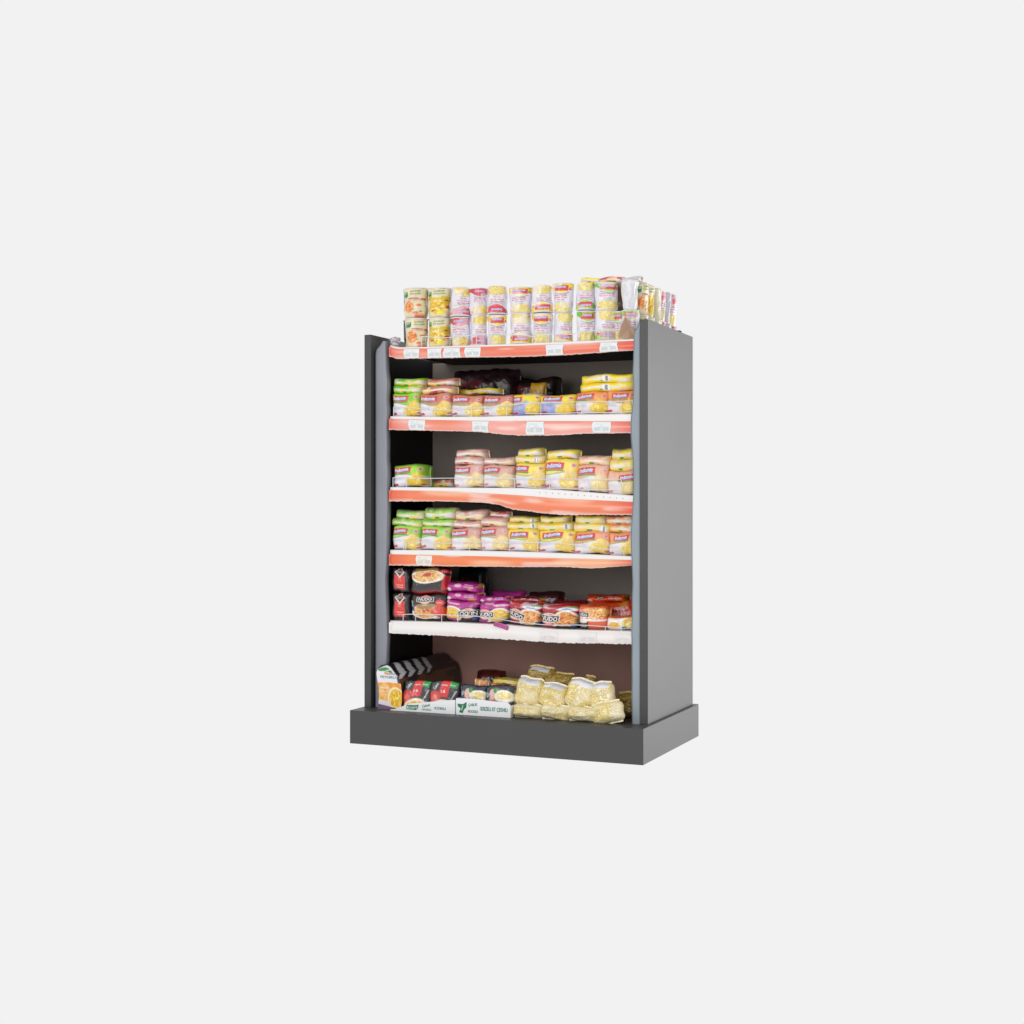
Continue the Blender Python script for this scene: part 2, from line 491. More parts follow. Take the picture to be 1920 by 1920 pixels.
def art_ramen_orange(U, V, o, seed):
    c = base(U, '#df6030', V, seed, .15)
    over(c, rect(U, V, -.05, .38, -.1, .55), '#2c2426')
    over(c, ell(U, V, .60, .70, .42, .30, .1), noodles(U, V, seed, '#f4cf8a', '#e0923c', '#c9662c', 1.4))
    over(c, rect(U, V, .30, 1.0, .36, .44), '#e9dde4'); over(c, ell(U, V, .2, .36, .16, .1, .1), '#e8dcd4')
    badge(c, U, V, .17, .60, .42)
    return c, [('NUDO', .17, .60, .34, .11, '#f4f2ee'), ('Chili', .20, .12, .24, .11, '#f4e4dc', 0, .3)]


def art_ramen_white(U, V, o, seed):
    c = base(U, '#f0ebe6', V, seed, .05)
    over(c, ell(U, V, .30, .35, .18, .25, .2), '#f0b53c'); over(c, ell(U, V, .85, .5, .28, .4, .2), noodles(U, V, seed, '#f4dc60', '#e0aa30', '#fbf0c0'))
    over(c, sstep(.88, .95, V), '#e0702c'); over(c, ell(U, V, .62, .14, .09, .09, .2), '#3f9a4c')
    return c, []


def art_knorr_pack(U, V, o, seed):
    if o['c'] == 'tomato':
        c = base(U, '#33353a', V, seed, .2)
        over(c, rect(U, V, .34, .66, .45, 1.2, .15), '#d8302e'); over(c, rect(U, V, .70, .94, .80, 1.1, .1), '#2f9a4a')
        over(c, ell(U, V, .22, .42, .20, .26, .08), '#cf3a34'); over(c, ell(U, V, .22, .42, .10, .13, .2), '#e2675c')
        over(c, ell(U, V, .52, .02, .46, .36, .05), '#f4ead8'); over(c, ell(U, V, .52, 0, .40, .30, .06), noodles(U, V, seed, '#f4d65c', '#e0a838', '#f8ecb0'))
        over(c, np.clip(1 - abs(V - .55 + (U - .86) * -2.2) / .05, 0, 1) * (U > .74) * (V > .2) * (V < .7), '#f0ece6')
        return c, [('Cabuk', .24, .86, .26, .12, '#e6e6e8', 62, .2), ('DOMATESLI', .54, .88, .22, .07, '#fbe9e6'), ('5 dk', .50, .64, .16, .10, '#fbe9e6'), ('Knorr', .82, .92, .18, .08, '#f4fbf4')]
    c = base(U, '#2c3444', V, seed, .2)
    over(c, rect(U, V, .18, .44, .10, .85, .05), '#b9664a'); over(c, ell(U, V, .30, .70, .10, .2, .2), '#e0b8a8')
    over(c, ell(U, V, .72, .62, .34, .22, .06), '#f2eee6'); over(c, ell(U, V, .72, .64, .26, .14, .1), noodles(U, V, seed, '#f4e6a4', '#e2c468', '#f8f0cc'))
    over(c, rect(U, V, .56, .80, .0, .42), '#d08a4c'); over(c, ell(U, V, .9, .2, .09, .16, .2), '#e0a050'); over(c, ell(U, V, .42, .84, .08, .12, .1), '#3f8f4c')
    return c, [('Cabuk', .10, .7, .16, .2, '#c8ccd4', 62, .2), ('ET', .32, .35, .1, .16, '#fbe9e6')]


def art_knorr_box(U, V, o, seed):
    c = base(U, '#e79a2c', V, seed, .15)
    over(c, sstep(.5, .62, vnoise(U * 7, V * 12, seed)) * .7, '#f4c978')
    over(c, ell(U, V, .74, .26, .36, .25, .06), '#f4e6c8'); over(c, ell(U, V, .76, .26, .31, .21, .08), noodles(U, V, seed, '#f7d72e', '#dfa01c', '#fbea7c', 1.1))
    over(c, sstep(.20, .18, V + .12 * (U - .3)) * (1 - sstep(.45, .55, U)), '#e8dce8'); over(c, sstep(.10, .08, V + .1 * (U - .3)), '#6f5a78')
    over(c, sstep(.60, .62, V) * (U < 2), '#e9e2ea')
    over(c, sstep(.60, .62, V) * (sstep(.84, .92, U) * (1 - sstep(.84, .95, V)) + sstep(1.02, 1.06, ((U - .45) / .62) ** 2 + ((V - .72) / .26) ** 2)), '#2c2428')
    over(c, ell(U, V, .36, .90, .34, .045, .15), '#2b8a4c')
    over(c, ell(U, V, .42, .82, .09, .03, .3), '#e8873c')
    return c, [('Knorr', .38, .90, .38, .045, '#f4fbf4', 6), ('MISIR', .62, .82, .36, .035, '#8a7a86'), ('PEYNIRLI', .46, .745, .66, .06, '#5f9a90'),
               ('Noodle', .3, .5, .4, .05, '#fbf0dc'), ('Cabuk', .28, .42, .36, .045, '#fbf0dc')]


# ------------------------------------------------------------------ shapes
def rim(n):
    """unit square outline: front face (dense), top, back, bottom -> (y, z, v)"""
    f = np.linspace(-1, 1, 46, endpoint=False); t = np.linspace(-1, 1, 18, endpoint=False)
    b = np.linspace(1, -1, 8, endpoint=False); d = np.linspace(1, -1, 8, endpoint=False)
    Y = np.concatenate([-np.ones(46), t, np.ones(8), d]); Z = np.concatenate([f, np.ones(18), b, -np.ones(8)])
    Vv = np.concatenate([(f + 1) / 2, 1 + (t + 1) / 2 * .999, np.full(8, 1.9), -(1 - (d + 1) / 2)])
    return Y, Z, Vv


def make_pack(name, w, h, d, art, opt, seed, mats, n=5., fin=.004, puff=.0016, endh=.93, nu=58, slump=0.):
    """flow-wrapped pack: a soft tube closed by crimped fins at both ends; front face towards -y, base at z=0"""
    rs = np.random.RandomState(seed)
    ph = rs.rand(8) * 6.28

    def shape(u, Y, Z, lift=0.):
        r = (np.abs(Y) ** n + np.abs(Z) ** n) ** (-1. / n)
        e = np.clip(1 - np.abs(2 * u - 1) ** 7, 0, 1)
        ed = .10 + .90 * e ** .55; eh = endh + (1 - endh) * e ** .5
        y = Y * r * (d / 2) * ed; z = Z * r * (h / 2) * eh
        x = (u - .5) * w
        fx = x / .05; fz = z / .03
        k = puff * (np.sin(fx * 2.3 + ph[0] + fz) + .7 * np.sin(fz * 3.1 + ph[1] - fx * 1.3) + .5 * np.sin(fx * 6.1 + fz * 2 + ph[2]))
        cr = puff * .55 * (vnoise(x * 150 + ph[3] * 9, z * 90 + Y * 3, seed) - .5) * 2
        L = np.sqrt(Y * Y + Z * Z)
        g = (k + cr) * (.25 + .75 * e)
        y = y + Y / L * (g + lift); z = z + Z / L * (g * .7 + lift)
        # edges wander a little, ends lean with the load
        x = x + .0016 * np.sin(z * 90 + ph[4]) * (2 * u - 1) + slump * (z / h) * w
        z = z + .0022 * np.sin(x * 45 + ph[5]) + h / 2
        return np.stack([x, y + d / 2, z], -1)

    Yr, Zr, Vr = rim(n)
    us = np.linspace(0, 1, nu)
    U, Yg = np.meshgrid(us, Yr, indexing='ij'); _, Zg = np.meshgrid(us, Zr, indexing='ij'); _, Vg = np.meshgrid(us, Vr, indexing='ij')
    P = shape(U, Yg, Zg)
    Vc = np.where(Vg > 1, 1 - .0 * Vg, np.clip(Vg, 0, 1))
    Vt = np.where(Vg > 1, 1 + (Vg - 1) * .25, Vc)
    col, tx = art(U, Vt, opt, seed)
    mb = Mesh()
    mb.grid(P, col, 0, closev=True, flip=True)
    for e_, s_ in ((0, -1), (-1, 1)):     # crimped fins
        ring = P[e_]; fr = ring[:46]; bk = ring[64:71][::-1]
        idx = np.linspace(0, 45, 30).astype(int)
        a = fr[idx].copy(); a[:, 1] = d / 2
        b = a.copy(); b[:, 0] += s_ * fin + s_ * .0008 * (np.arange(30) % 2); 
        G = np.stack([a + [0, -.0009, 0], b + [0, -.0006, 0], b + [0, .0006, 0], a + [0, .0009, 0]], 1)
        mb.grid(G, col[e_][idx][:, None].repeat(4, 1), 0, smooth=False)
        mb.poly(ring, [list(range(len(ring)))[::s_ * 1]], col[e_].mean(0), 0)
    surf = lambda u, v, lift=0.: shape(np.asarray(u, float), -np.ones_like(np.asarray(v, float)), 2 * np.asarray(v, float) - 1, lift)
    for t in tx:
        put_text(mb, surf, t[:8], w, h, 0, t[8] if len(t) > 8 else .0007)
    return mb


def make_cup(h, rt, rb, art, opt, seed, face, flip=False):
    """tapered cup with rolled rim and domed film lid; face = direction its front panel looks"""
    rs = np.random.RandomState(seed); ph = rs.rand(4) * 6.28
    nA, nV = 96, 50

    def shape(u, v, lift=0.):
        a = (u - .5) * 2.75
        r = rb + (rt - rb) * v ** .9
        r = r * (1 - .10 * sstep(.05, 0, v))
        r = r * (1 + .022 * np.sin(2 * a + ph[2] + v * 2.5) + .018 * np.sin(5 * a + ph[3] - 3 * v) + .012 * np.sin(v * 9 + ph[0]))
        r = r + .0016 * (vnoise(a * 3 + 20, v * 7, seed) - .5) * 2
        r = r + lift + .0011 * np.sin(3 * a + ph[0] + v * 4) + .0007 * np.sin(7 * a + ph[1] - v * 9)
        vv = 1 - v if flip else v
        aa = -a if flip else a
        return np.stack([r * np.sin(face + aa), -r * np.cos(face + aa), vv * h], -1)
    U = np.linspace(.5 - math.pi / 2.75, .5 + math.pi / 2.75, nA, endpoint=False); V = np.linspace(0, .955, nV)
    Ug, Vg = np.meshgrid(U, V, indexing='ij')
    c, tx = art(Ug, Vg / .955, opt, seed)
    mb = Mesh(); P = shape(Ug, Vg)
    mb.grid(P, c, 0, closeu=True, flip=flip)
    # rim and lid
    prof = [(1.00, .955), (1.03, .958), (1.035, .985), (1.0, .992), (.9, .999), (.6, 1.012), (0.02, 1.018)]
    a = (U - .5) * 2.75; a = -a if flip else a
    R = np.array([q[0] for q in prof]) * rt; Zp = np.array([q[1] for q in prof]); Zp = (1 - Zp if flip else Zp) * h
    G = np.stack([R[None] * np.sin(face + a)[:, None], -R[None] * np.cos(face + a)[:, None], Zp[None] + 0 * a[:, None]], -1)
    mb.grid(G, lin(opt.get('lid', '#e6e2e4')), 0, closeu=True, flip=flip)
    z0 = h if flip else 0.
    B = P[:, 0]; mb.poly(B, [list(range(nA))[::-1] if not flip else list(range(nA))], lin('#e2dfe0'), 0)
    W = (rt + rb) * 2.75 / 2
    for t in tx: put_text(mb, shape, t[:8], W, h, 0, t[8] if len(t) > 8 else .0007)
    return mb


def make_bag(w, h, d, seed, gold=0., label=True):
    """clear bag filled with dry noodles"""
    rs = np.random.RandomState(seed); ph = rs.rand(8) * 6.28
    n = 112
    g = np.linspace(-1, 1, n); X, Z = np.meshgrid(g, g, indexing='ij')
    e = np.clip((1 - np.abs(X) ** 3.2) * (1 - np.abs(Z) ** 3.2), 0, 1) ** .62
    lump = .12 * np.sin(X * 3 + ph[0] + Z * 2) + .10 * np.sin(Z * 5 + ph[1] - X) + .12 * (vnoise(X * 3 + 9, Z * 3 + 9, seed) - .5) * 2
    f1 = vnoise(X * 1.9 + 7, Z * 1.7 + 7, seed) + .35 * vnoise(X * 4.5 + 9, Z * 4.5 + 9, seed + 3)
    f2 = vnoise(X * 1.8 + 3, Z * 2.0 + 5, seed + 11) + .35 * vnoise(X * 4.2 + 9, Z * 4.8 + 9, seed + 5)
    k = np.maximum(np.sin(f1 * 46), np.sin(f2 * 46) - .25)
    strand = sstep(-.3, .9, k)
    lo, mi, hi = lin('#d8b95e'), lin('#f5e7a8'), lin('#fbf6d8')
    if gold: lo, mi, hi = lin('#8a6a22'), lin('#d2ad52'), lin('#e6cc88')
    q = sstep(.45, .75, vnoise(X * 2.2 + 3, Z * 2.6, seed + 2))[..., None]
    t = strand[..., None]
    c = lo * (1 - t) + (mi * (1 - q) + hi * q) * t
    ed = np.clip(sstep(.72, .98, np.abs(X)) + sstep(.78, 1., np.abs(Z)), 0, 1)[..., None] * .45
    c = c * (1 - ed) + lin('#c9a046') * ed
    hz = sstep(.45, .75, vnoise(X * 1.6 + 8, Z * 1.6 + 8, seed + 21))[..., None] * .4 * (1 - gold)
    c = c * (1 - hz) + lin('#f7f0d8') * hz
    if label:
        m = rect(X, Z + .05 * np.sin(X * 4), -.72, .70, .58, 1.2, .08, .03)
        c = c * (1 - m[..., None]) + lin('#e9e6ea') * m[..., None]
        strand = strand * (1 - m)
    wr = (1 + .03 * np.sin(Z * 5 + ph[4])) * (1 - .16 * np.abs(Z) ** 5); hr = (1 + .04 * np.sin(X * 4 + ph[5])) * (1 - .10 * np.abs(X) ** 4)
    mb = Mesh()
    for s in (-1, 1):
        P = np.stack([X * w / 2 * wr, s * (d / 2) * e * (1 + lump) + s * .0016 * strand * e, Z * h / 2 * hr + h / 2], -1)
        P[..., 1] += d / 2
        mb.grid(P, c, 0, flip=(s > 0))
    # crimped seal along the top and the bottom
    for sz in (-1, 1):
        xs = np.linspace(-1, 1, 40); b = np.stack([xs * w / 2 * .84 * (1 + .03 * np.sin(sz * 5 + ph[4])), 0 * xs + d / 2, sz * h / 2 * (1 + .04 * np.sin(xs * 4 + ph[5])) * (1 - .10 * np.abs(xs) ** 4) + h / 2], -1)
        b2 = b.copy(); b2[:, 2] += sz * (.005 + .001 * (np.arange(40) % 2)); b2[:, 1] += .002 * np.sin(xs * 9 + ph[6])
        G = np.stack([b + [0, -.0008, 0], b2 + [0, -.0006, 0], b2 + [0, .0006, 0], b + [0, .0008, 0]], 1)
        mb.grid(G, hi, 0, smooth=False)
    return mb


# ------------------------------------------------------------------ the rack
WID, DEP, HB = 1.2, .7123, .1294
PL, PT, PR, PF, PB, PH = .0084, .0294, 1.1846, .1001, .6816, 1.6047
rack = bpy.data.objects.new('display_rack', None); C.objects.link(rack)
tag(rack, 'tall dark grey shop display rack with five shelves, side panels and plinth', 'display rack')
GC = lin('#54565a')
mb = Mesh(); mb.bevbox((0, 0, 0), (WID, DEP, HB), .0012, GC); mb.build('base', M['laminate'], rack)
for x0 in (PL, PR - PT):
    mb = Mesh(); mb.bevbox((x0, PF, HB), (x0 + PT, PB, PH), .001, GC); mb.build('side_panel', M['laminate'], rack)
YB = .625
mb = Mesh(); mb.box((PL + PT, YB + .002, HB), (PR - PT, YB + .018, 1.5385), lin('#6f645c'))
mb.box((PL + PT + .0005, YB + .003, 1.5385), (.19, YB + .017, 1.557), lin('#3a3532'))
gx, gz = np.meshgrid(np.linspace(PL + PT, PR - PT, 60), np.linspace(HB, 1.5385, 90), indexing='ij')
k = (1 - sstep(.36, .52, gz + .05 * (vnoise(gx * 4, gz * 4, 2) - .5)))[..., None]
k2 = (sstep(.3, .8, vnoise(gx * 2.5, gz * 7, 5)))[..., None]
cb = (lin('#bdb0a6') * (1 - k) + lin('#c8988a') * k) * (1 - .25 * k2)
mb.grid(np.stack([gx, gx * 0 + YB, gz], -1), cb, 0, flip=False)
mb.build('back_panel', M['back'], rack)
# inner linings with pinholes
for x0, x1 in ((PL + PT, PL + PT + .010), (PR - PT - .010, PR - PT)):
    mb = Mesh(); mb.box((x0, PF + .05, HB), (x1, YB, 1.545), lin('#0d0b0f'))
    if x0 < .5:
        rs = np.random.RandomState(4)
        for k in range(16):
            y = PF + .07 + rs.rand() * .06; z = 1.30 + rs.rand() * .22
            mb.box((x1, y - .0015, z - .002), (x1 + .0012, y + .0015, z + .002), lin('#a8a0b8'), 1)
    mb.build('lining_panel', [M['black'], M['paper']], rack)


def liner(name, xa, xb, ya, yb, z0, z1, mat, wob, seed, inner):
    """soft-edged upright trim whose edge wanders"""
    n = 90; z = np.linspace(z0, z1, n)
    wv = wob * ((vnoise(z * 5, z * 0, seed) - .5) * 2 + .4 * (vnoise(z * 17, z * 0, seed + 1) - .5) * 2)
    topr = .035 * sstep(z1 - .055, z1, z) ** 2
    k = 13; th = np.linspace(0, math.pi, k)
    P = np.zeros((n, k + 2, 3))
    for i in range(n):
        lo, hi = xa, xb
        if inner > 0: lo = xa + topr[i]; hi = xb + wv[i]
        else: lo = xa + wv[i] + topr[i]; hi = xb
        c, hw = (lo + hi) / 2, (hi - lo) / 2
        X = c - hw * np.sign(np.cos(th)) * np.abs(np.cos(th)) ** .45; Yv = ya + .014 - .014 * np.abs(np.sin(th)) ** .5
        P[i, 1:-1, 0] = X; P[i, 1:-1, 1] = Yv; P[i, 0] = (lo, yb, 0); P[i, -1] = (hi, yb, 0)
        P[i, :, 2] = z[i]
    mb = Mesh(); mb.grid(P, lin('#888888'), 0, closev=True, flip=True)
    mb.poly(P[-1], [list(range(k + 2))], lin('#888888')); mb.poly(P[0], [list(range(k + 2))[::-1]], lin('#888888'))
    # dark seam line running down the trim
    sx = P[:, 5 if inner < 0 else 11, 0]; sy = P[:, 5 if inner < 0 else 11, 1] - .0004
    mb.grid(np.stack([np.stack([sx - .0008, sy, z], -1), np.stack([sx + .0008, sy, z], -1)], 1), lin('#4d5a66'), 1)
    mb.build(name, [mat, M['paper']], rack)


zt = lambda px, py, Y: at(px, py, Y)[1]
liner('liner_post', .0430, .0965, .122, .150, HB, zt(712, 640, .125), M['liner_l'], .0062, 3, 1)
liner('liner_post', 1.1205, 1.1548, .104, .150, HB, zt(1195, 604, .105), M['liner_r'], .0065, 8, -1)

# shelves: (lip top, red top, bottom) as polylines in photo pixels at the fascia plane
YF = .120
SH = [
    dict(t=[(729, 646), (745, 651), (800, 650), (980, 644), (1187, 635)], r=[(729, 650), (745, 654), (800, 653), (980, 648), (1187, 639)],
         b=[(729, 668), (745, 673), (800, 672), (900, 670), (980, 669), (1060, 666), (1130, 661), (1187, 657)], c='#e8765a', c2='#f0a48e',
         tags=[(759, 787), (803, 829), (833, 864), (873, 902), (1025, 1057), (1126, 1159)]),
    dict(t=[(733, 780), (800, 781), (900, 781), (980, 779), (1060, 777), (1187, 776)], r=[(733, 785), (800, 787), (900, 789), (980, 789), (1187, 790)],
         b=[(733, 806), (770, 807), (840, 808), (900, 810), (950, 815), (980, 817), (1050, 816), (1100, 813), (1187, 812)], c='#ec8462', c2='#f2aea6',
         tags=[(768, 798), (887, 917), (988, 1021), (1112, 1146)]),
    dict(t=[(730, 913), (850, 914), (980, 915), (1040, 918), (1187, 929)], r=[(730, 919), (850, 921), (980, 929), (1040, 934), (1187, 941)],
         b=[(727, 940), (820, 940), (900, 942), (935, 946), (960, 955), (1000, 960), (1060, 966), (1120, 965), (1187, 966)], c='#ee8158', c2='#f7bc9c', tags=[]),
    dict(t=[(730, 1031), (860, 1032), (1000, 1035), (1187, 1043)], r=[(730, 1039), (860, 1042), (1000, 1045), (1187, 1050)],
         b=[(727, 1060), (860, 1062), (980, 1063), (1060, 1063), (1110, 1066), (1187, 1060)], c='#ef824e', c2='#f6ba92', tags=[(782, 811)]),
    dict(t=[(732, 1164), (850, 1167), (950, 1172), (1040, 1180), (1187, 1184)], r=None,
         b=[(727, 1187), (830, 1192), (950, 1199), (1040, 1205), (1187, 1208)], c='#ece8e6', c2='#ece8e6', tags=[(1012, 1046), (1085, 1120), (1152, 1184)]),
]


def ip(pl, px): return np.interp(px, [q[0] for q in pl], [q[1] for q in pl])


def shelf_z(i, px): return at(px, ip(SH[i]['t'], px), YF)[1]


def fascia(i, px, t, off=0.):
    """t 0 at the top of the strip, 1 at its bottom; a bowed section"""
    s = SH[i]; r = s['r'] or [(a, b + 3) for a, b in s['t']]
    y = ip(r, px) * (1 - t) + ip(s['b'], px) * t
    Y = YF - .001 - .007 * math.sin(math.pi * min(max(t, 0), 1)) - off
    if px < 741: Y += .012 * ((741 - px) / 12) ** 2
    x, z = at(px, y, YF); return (x, Y, z)


shelf_objs = []
for i, s in enumerate(SH):
    pxs = np.linspace(729, 1189.5, 220)
    mb = Mesh(); W_ = lin('#ece9e8')
    r = s['r'] or [(a, b + 3) for a, b in s['t']]
    lip = []
    for p in pxs:
        dy = .012 * max(0, (741 - p) / 12) ** 2
        x, z = at(p, ip(s['t'], p), YF); _, zr = at(p, ip(r, p), YF)
        nb = .0006 * math.sin(p * .21 + i) + .0005 * math.sin(p * .57)
        zb = z - .025 if i < 4 else z - .024
        lip.append([(x, YB - .001, z), (x, YF + .006 + dy, z), (x, YF + .001 + dy, z - .0012), (x, YF - .0005 + dy, z - .004 + nb), (x, YF - .0005 + dy, zr - .006), (x, YF + .012, zr - .006), (x, YF + .014, zb), (x, YB - .001, zb)])
    L_ = np.array(lip)
    mb.grid(L_[:, :6], W_, 0, smooth=False, flip=True)
    mb.grid(L_[:, 5:], lin('#0c0a0a'), 1, smooth=False, flip=True)
    mb.grid(L_[:, [7, 0]], lin('#0c0a0a'), 1, smooth=False, flip=True)
    for e in (0, -1): mb.poly(L_[e], [list(range(8)) if e == 0 else list(range(8))[::-1]], W_, 0)
    if i == 2:   # row of pinholes in the lip
        for p in range(1012, 1180, 12):
            x, z = at(p, ip(s['t'], p) + 7, YF)
            mb.box((x - .0012, YF - .0016, z - .0012), (x + .0012, YF - .0002, z + .0012), lin('#6a6664'), 1)
    sh = mb.build('shelf', [M['white'], M['black']], rack); shelf_objs.append(sh)
    # price strip
    ts = np.linspace(0, 1, 14); P = np.zeros((len(pxs), 14, 3)); col = np.zeros((len(pxs), 14, 3))
    for a, p in enumerate(pxs):
        for b_, t in enumerate(ts):
            rag = (.055 + .03 * (i == 4)) * (vnoise(p * .45, 0, i) - .5 + (.5 * (vnoise(p * .9, 3, i) - .5))) * (t ** 4)
            P[a, b_] = fascia(i, p, t + rag)
    Pu, Tv = np.meshgrid(pxs, ts, indexing='ij')
    k = (sstep(.35, .75, vnoise(Pu * .012, Tv * 1.5, i + 5)) * .8)[..., None]  # broad pinkish glare tint painted over the red
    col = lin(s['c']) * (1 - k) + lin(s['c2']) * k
    k = (sstep(.55, .85, vnoise(Pu * .02, Tv * 3.5, i + 15)) * .55)[..., None]      # pale glare patches painted into the strip colour
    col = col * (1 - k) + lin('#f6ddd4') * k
    k = (np.clip(1 - (Pu - 729) / 40, 0, 1) + np.clip(1 - (1187 - Pu) / 50, 0, 1))[..., None] * .75    # deeper red ends laid over the painted glare
    if i < 4: col = col * (1 - k) + lin('#e04e34') * k
    if i < 4:
        e = sstep(.90, .95, Tv)[..., None] * .8; col = col * (1 - e) + lin('#ead2ca') * e
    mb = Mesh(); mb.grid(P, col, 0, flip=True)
    Pb = P.copy(); Pb[..., 1] = YF + .0008
    mb.grid(Pb, col, 0)
    mb.poly(np.concatenate([P[0], Pb[0][::-1]]), [list(range(28))], lin(s['c']))
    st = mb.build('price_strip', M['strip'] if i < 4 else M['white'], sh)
    # paper tickets in the strip
    for q, (a0, a1) in enumerate(s['tags']):
        nu, nv = 30, 16
        G = np.zeros((nu, nv, 3)); Ut = np.linspace(0, 1, nu); Vt = np.linspace(0, 1, nv)
        for a in range(nu):
            for b_ in range(nv):
                p = a0 + (a1 - a0) * Ut[a] + .8 * math.sin(Vt[b_] * 5 + q * 2) * (2 * Ut[a] - 1)
                G[a, b_] = fascia(i, p, .06 + .88 * Vt[b_], .0014)
        UU, VV = np.meshgrid(Ut, 1 - Vt, indexing='ij')
        c = base(UU, '#e6edee' if i < 3 else '#efe9e0', VV, q, .04)
        if i == 4: c = base(UU, '#e9e5e4', VV, q, .02)
        f = .55 if i < 4 else .3
        over(c, rect(UU, VV, .08, .60, .74, .80) * f * (vnoise(UU * 22, VV * 0, q) > .3), '#777d84')
        over(c, rect(UU, VV, .08, .72, .60, .65) * f * (vnoise(UU * 22, VV * 0, q + 4) > .3), '#777d84')
        over(c, rect(UU, VV, .10, .45, .18, .48) * f * (np.sin(UU * 90) > 0), '#5c6268')
        over(c, rect(UU, VV, .55, .92, .16, .50) * f * .6, '#8a9096')
        over(c, rect(UU, VV, .30, .9, .45, .55) * .2, '#cc8080')
        mb = Mesh(); mb.grid(G, c, 0, flip=True)
        G2 = G.copy(); G2[..., 1] += .0008; mb.grid(G2, c, 0)
        mb.build('price_tag', M['paper'], sh)


def rail(i, pts, ups, low=None, rr=.0015):
    YR = .1275 if i else .128
    def curve(pl, n=90):
        px = np.linspace(pl[0][0], pl[-1][0], n)
        return [(*(at(p, ip(pl, p) + .35 * math.sin(p * .05 + i), YR)[:1]), YR, at(p, ip(pl, p) + .5 * math.sin(p * .06 + i * 2), YR)[1]) for p in px]
    mb = Mesh(); top = curve(pts)
    ends = []
    for e in (0, -1):
        p = top[e]; zb = shelf_z(i, pts[e][0]) + .001
        mb.tube([(p[0], YR, zb), (p[0], YR, (zb + p[2]) / 2), p], rr, lin('#c8c8cc'))
    mb.tube(top, rr, lin('#c8c8cc'))
    if low: mb.tube(curve(low), rr, lin('#c8c8cc'))
    for u in ups:
        x, z = at(u, ip(pts, u), YR); zb = shelf_z(i, u)
        mb.tube([(x, YR + .001, z), (x, YR + .001, (z + zb) / 2), (x, YR + .001, zb)], rr * .9, lin('#c8c8cc'))
    mb.build('wire_rail', M['wire'], shelf_objs[i])


rail(0, [(790, 631), (830, 634), (885, 628), (930, 626), (980, 628), (1000, 631), (1040, 626), (1076, 627), (1083, 622), (1120, 620), (1165, 618)], [885, 893, 915, 1029, 1103, 1140])
rail(1, [(738, 763), (800, 767), (845, 769), (900, 765), (960, 758), (1020, 755), (1186, 752)], [761, 815, 884, 950, 1014, 1090, 1165], [(985, 776), (1100, 774), (1186, 772)])
rail(2, [(737, 896), (762, 896), (850, 897), (960, 898), (1165, 899)], [762, 965, 1030, 1103], [(970, 912), (1030, 916), (1165, 919)])
rail(3, [(757, 1015), (830, 1019), (880, 1016), (950, 1018), (1000, 1017), (1070, 1020), (1110, 1027), (1170, 1034)], [760, 816, 880, 955, 1008])
rail(4, [(756, 1152), (830, 1152), (880, 1155), (937, 1160), (965, 1166), (1012, 1171), (1080, 1172), (1165, 1176)], [779, 828, 858, 1135])

# ------------------------------------------------------------------ packs on the shelves
SEED = [100]


def pack(lv, x0, x1, y0, y1, art, opt, label, Y=.140, d=.088, group=None, mat='film', rest=True, name='noodle_pack', cat='noodle pack',
         rz=None, rx=0., roll=0., slump=0., n=5., grow=.003, **kw):
    SEED[0] += 1; sd = SEED[0]; rs = random.Random(sd)
    xa, _ = at(x0, y1, Y); xb, _ = at(x1, y1, Y); xm = (x0 + x1) / 2
    z1 = at(xm, y0, Y)[1]; z0 = at(xm, y1, Y)[1]
    if rest: z0 = shelf_z(lv, xm) + .0005 if lv < 5 else HB + .0005
    w = xb - xa + grow; h = z1 - z0
    mb = make_pack(name, w, h, d, art, opt, sd, None, n=n, slump=slump, **kw)
    if rz is None: rz = rs.uniform(-2.2, 2.2)
    o = mb.build(name, M[mat], None, ((xa + xb) / 2, Y, z0), (math.radians(rx), math.radians(roll), math.radians(rz)))
    return tag(o, label, cat, group)


G1 = 'noodle packs standing on the second shelf'; G1b = 'packs lying on top of the second shelf rows'
PALE = {(2, 'brown'): .35, (2, 'orange'): .35, (2, 'yellow'): .15, (3, 'brown'): .32, (3, 'green'): .12, (3, 'orange'): .12, (3, 'yellow'): .12, (1, 'brown'): .06}


def stand(lv, rows, group):
    for r in rows:
        x0, x1, y0, y1, c, lab = r[:6]; kw = r[6] if len(r) > 6 else {}
        o = {'c': c, 'pale': PALE.get((lv, c), 0)}; o.update(kw.pop('o', {}))
        pack(lv, x0, x1, y0, y1, art_pack, o, lab, group=group, **kw)


def lie(lv, rows, group):
    for r in rows:
        x0, x1, y0, y1, c, lab = r[:6]; kw = dict(r[6]) if len(r) > 6 else {}
        o = {'c': c, 'pale': PALE.get((lv, c), 0)}; o.update(kw.pop('o', {}))
        kw.setdefault('Y', .146); kw.setdefault('d', .10)
        kw.setdefault('n', 3.2); kw.setdefault('puff', .0012)
        pack(lv, x0, x1, y0 - 1.5, y1 + 1.5, art_side, o, lab, group=group, rest=False, **kw)


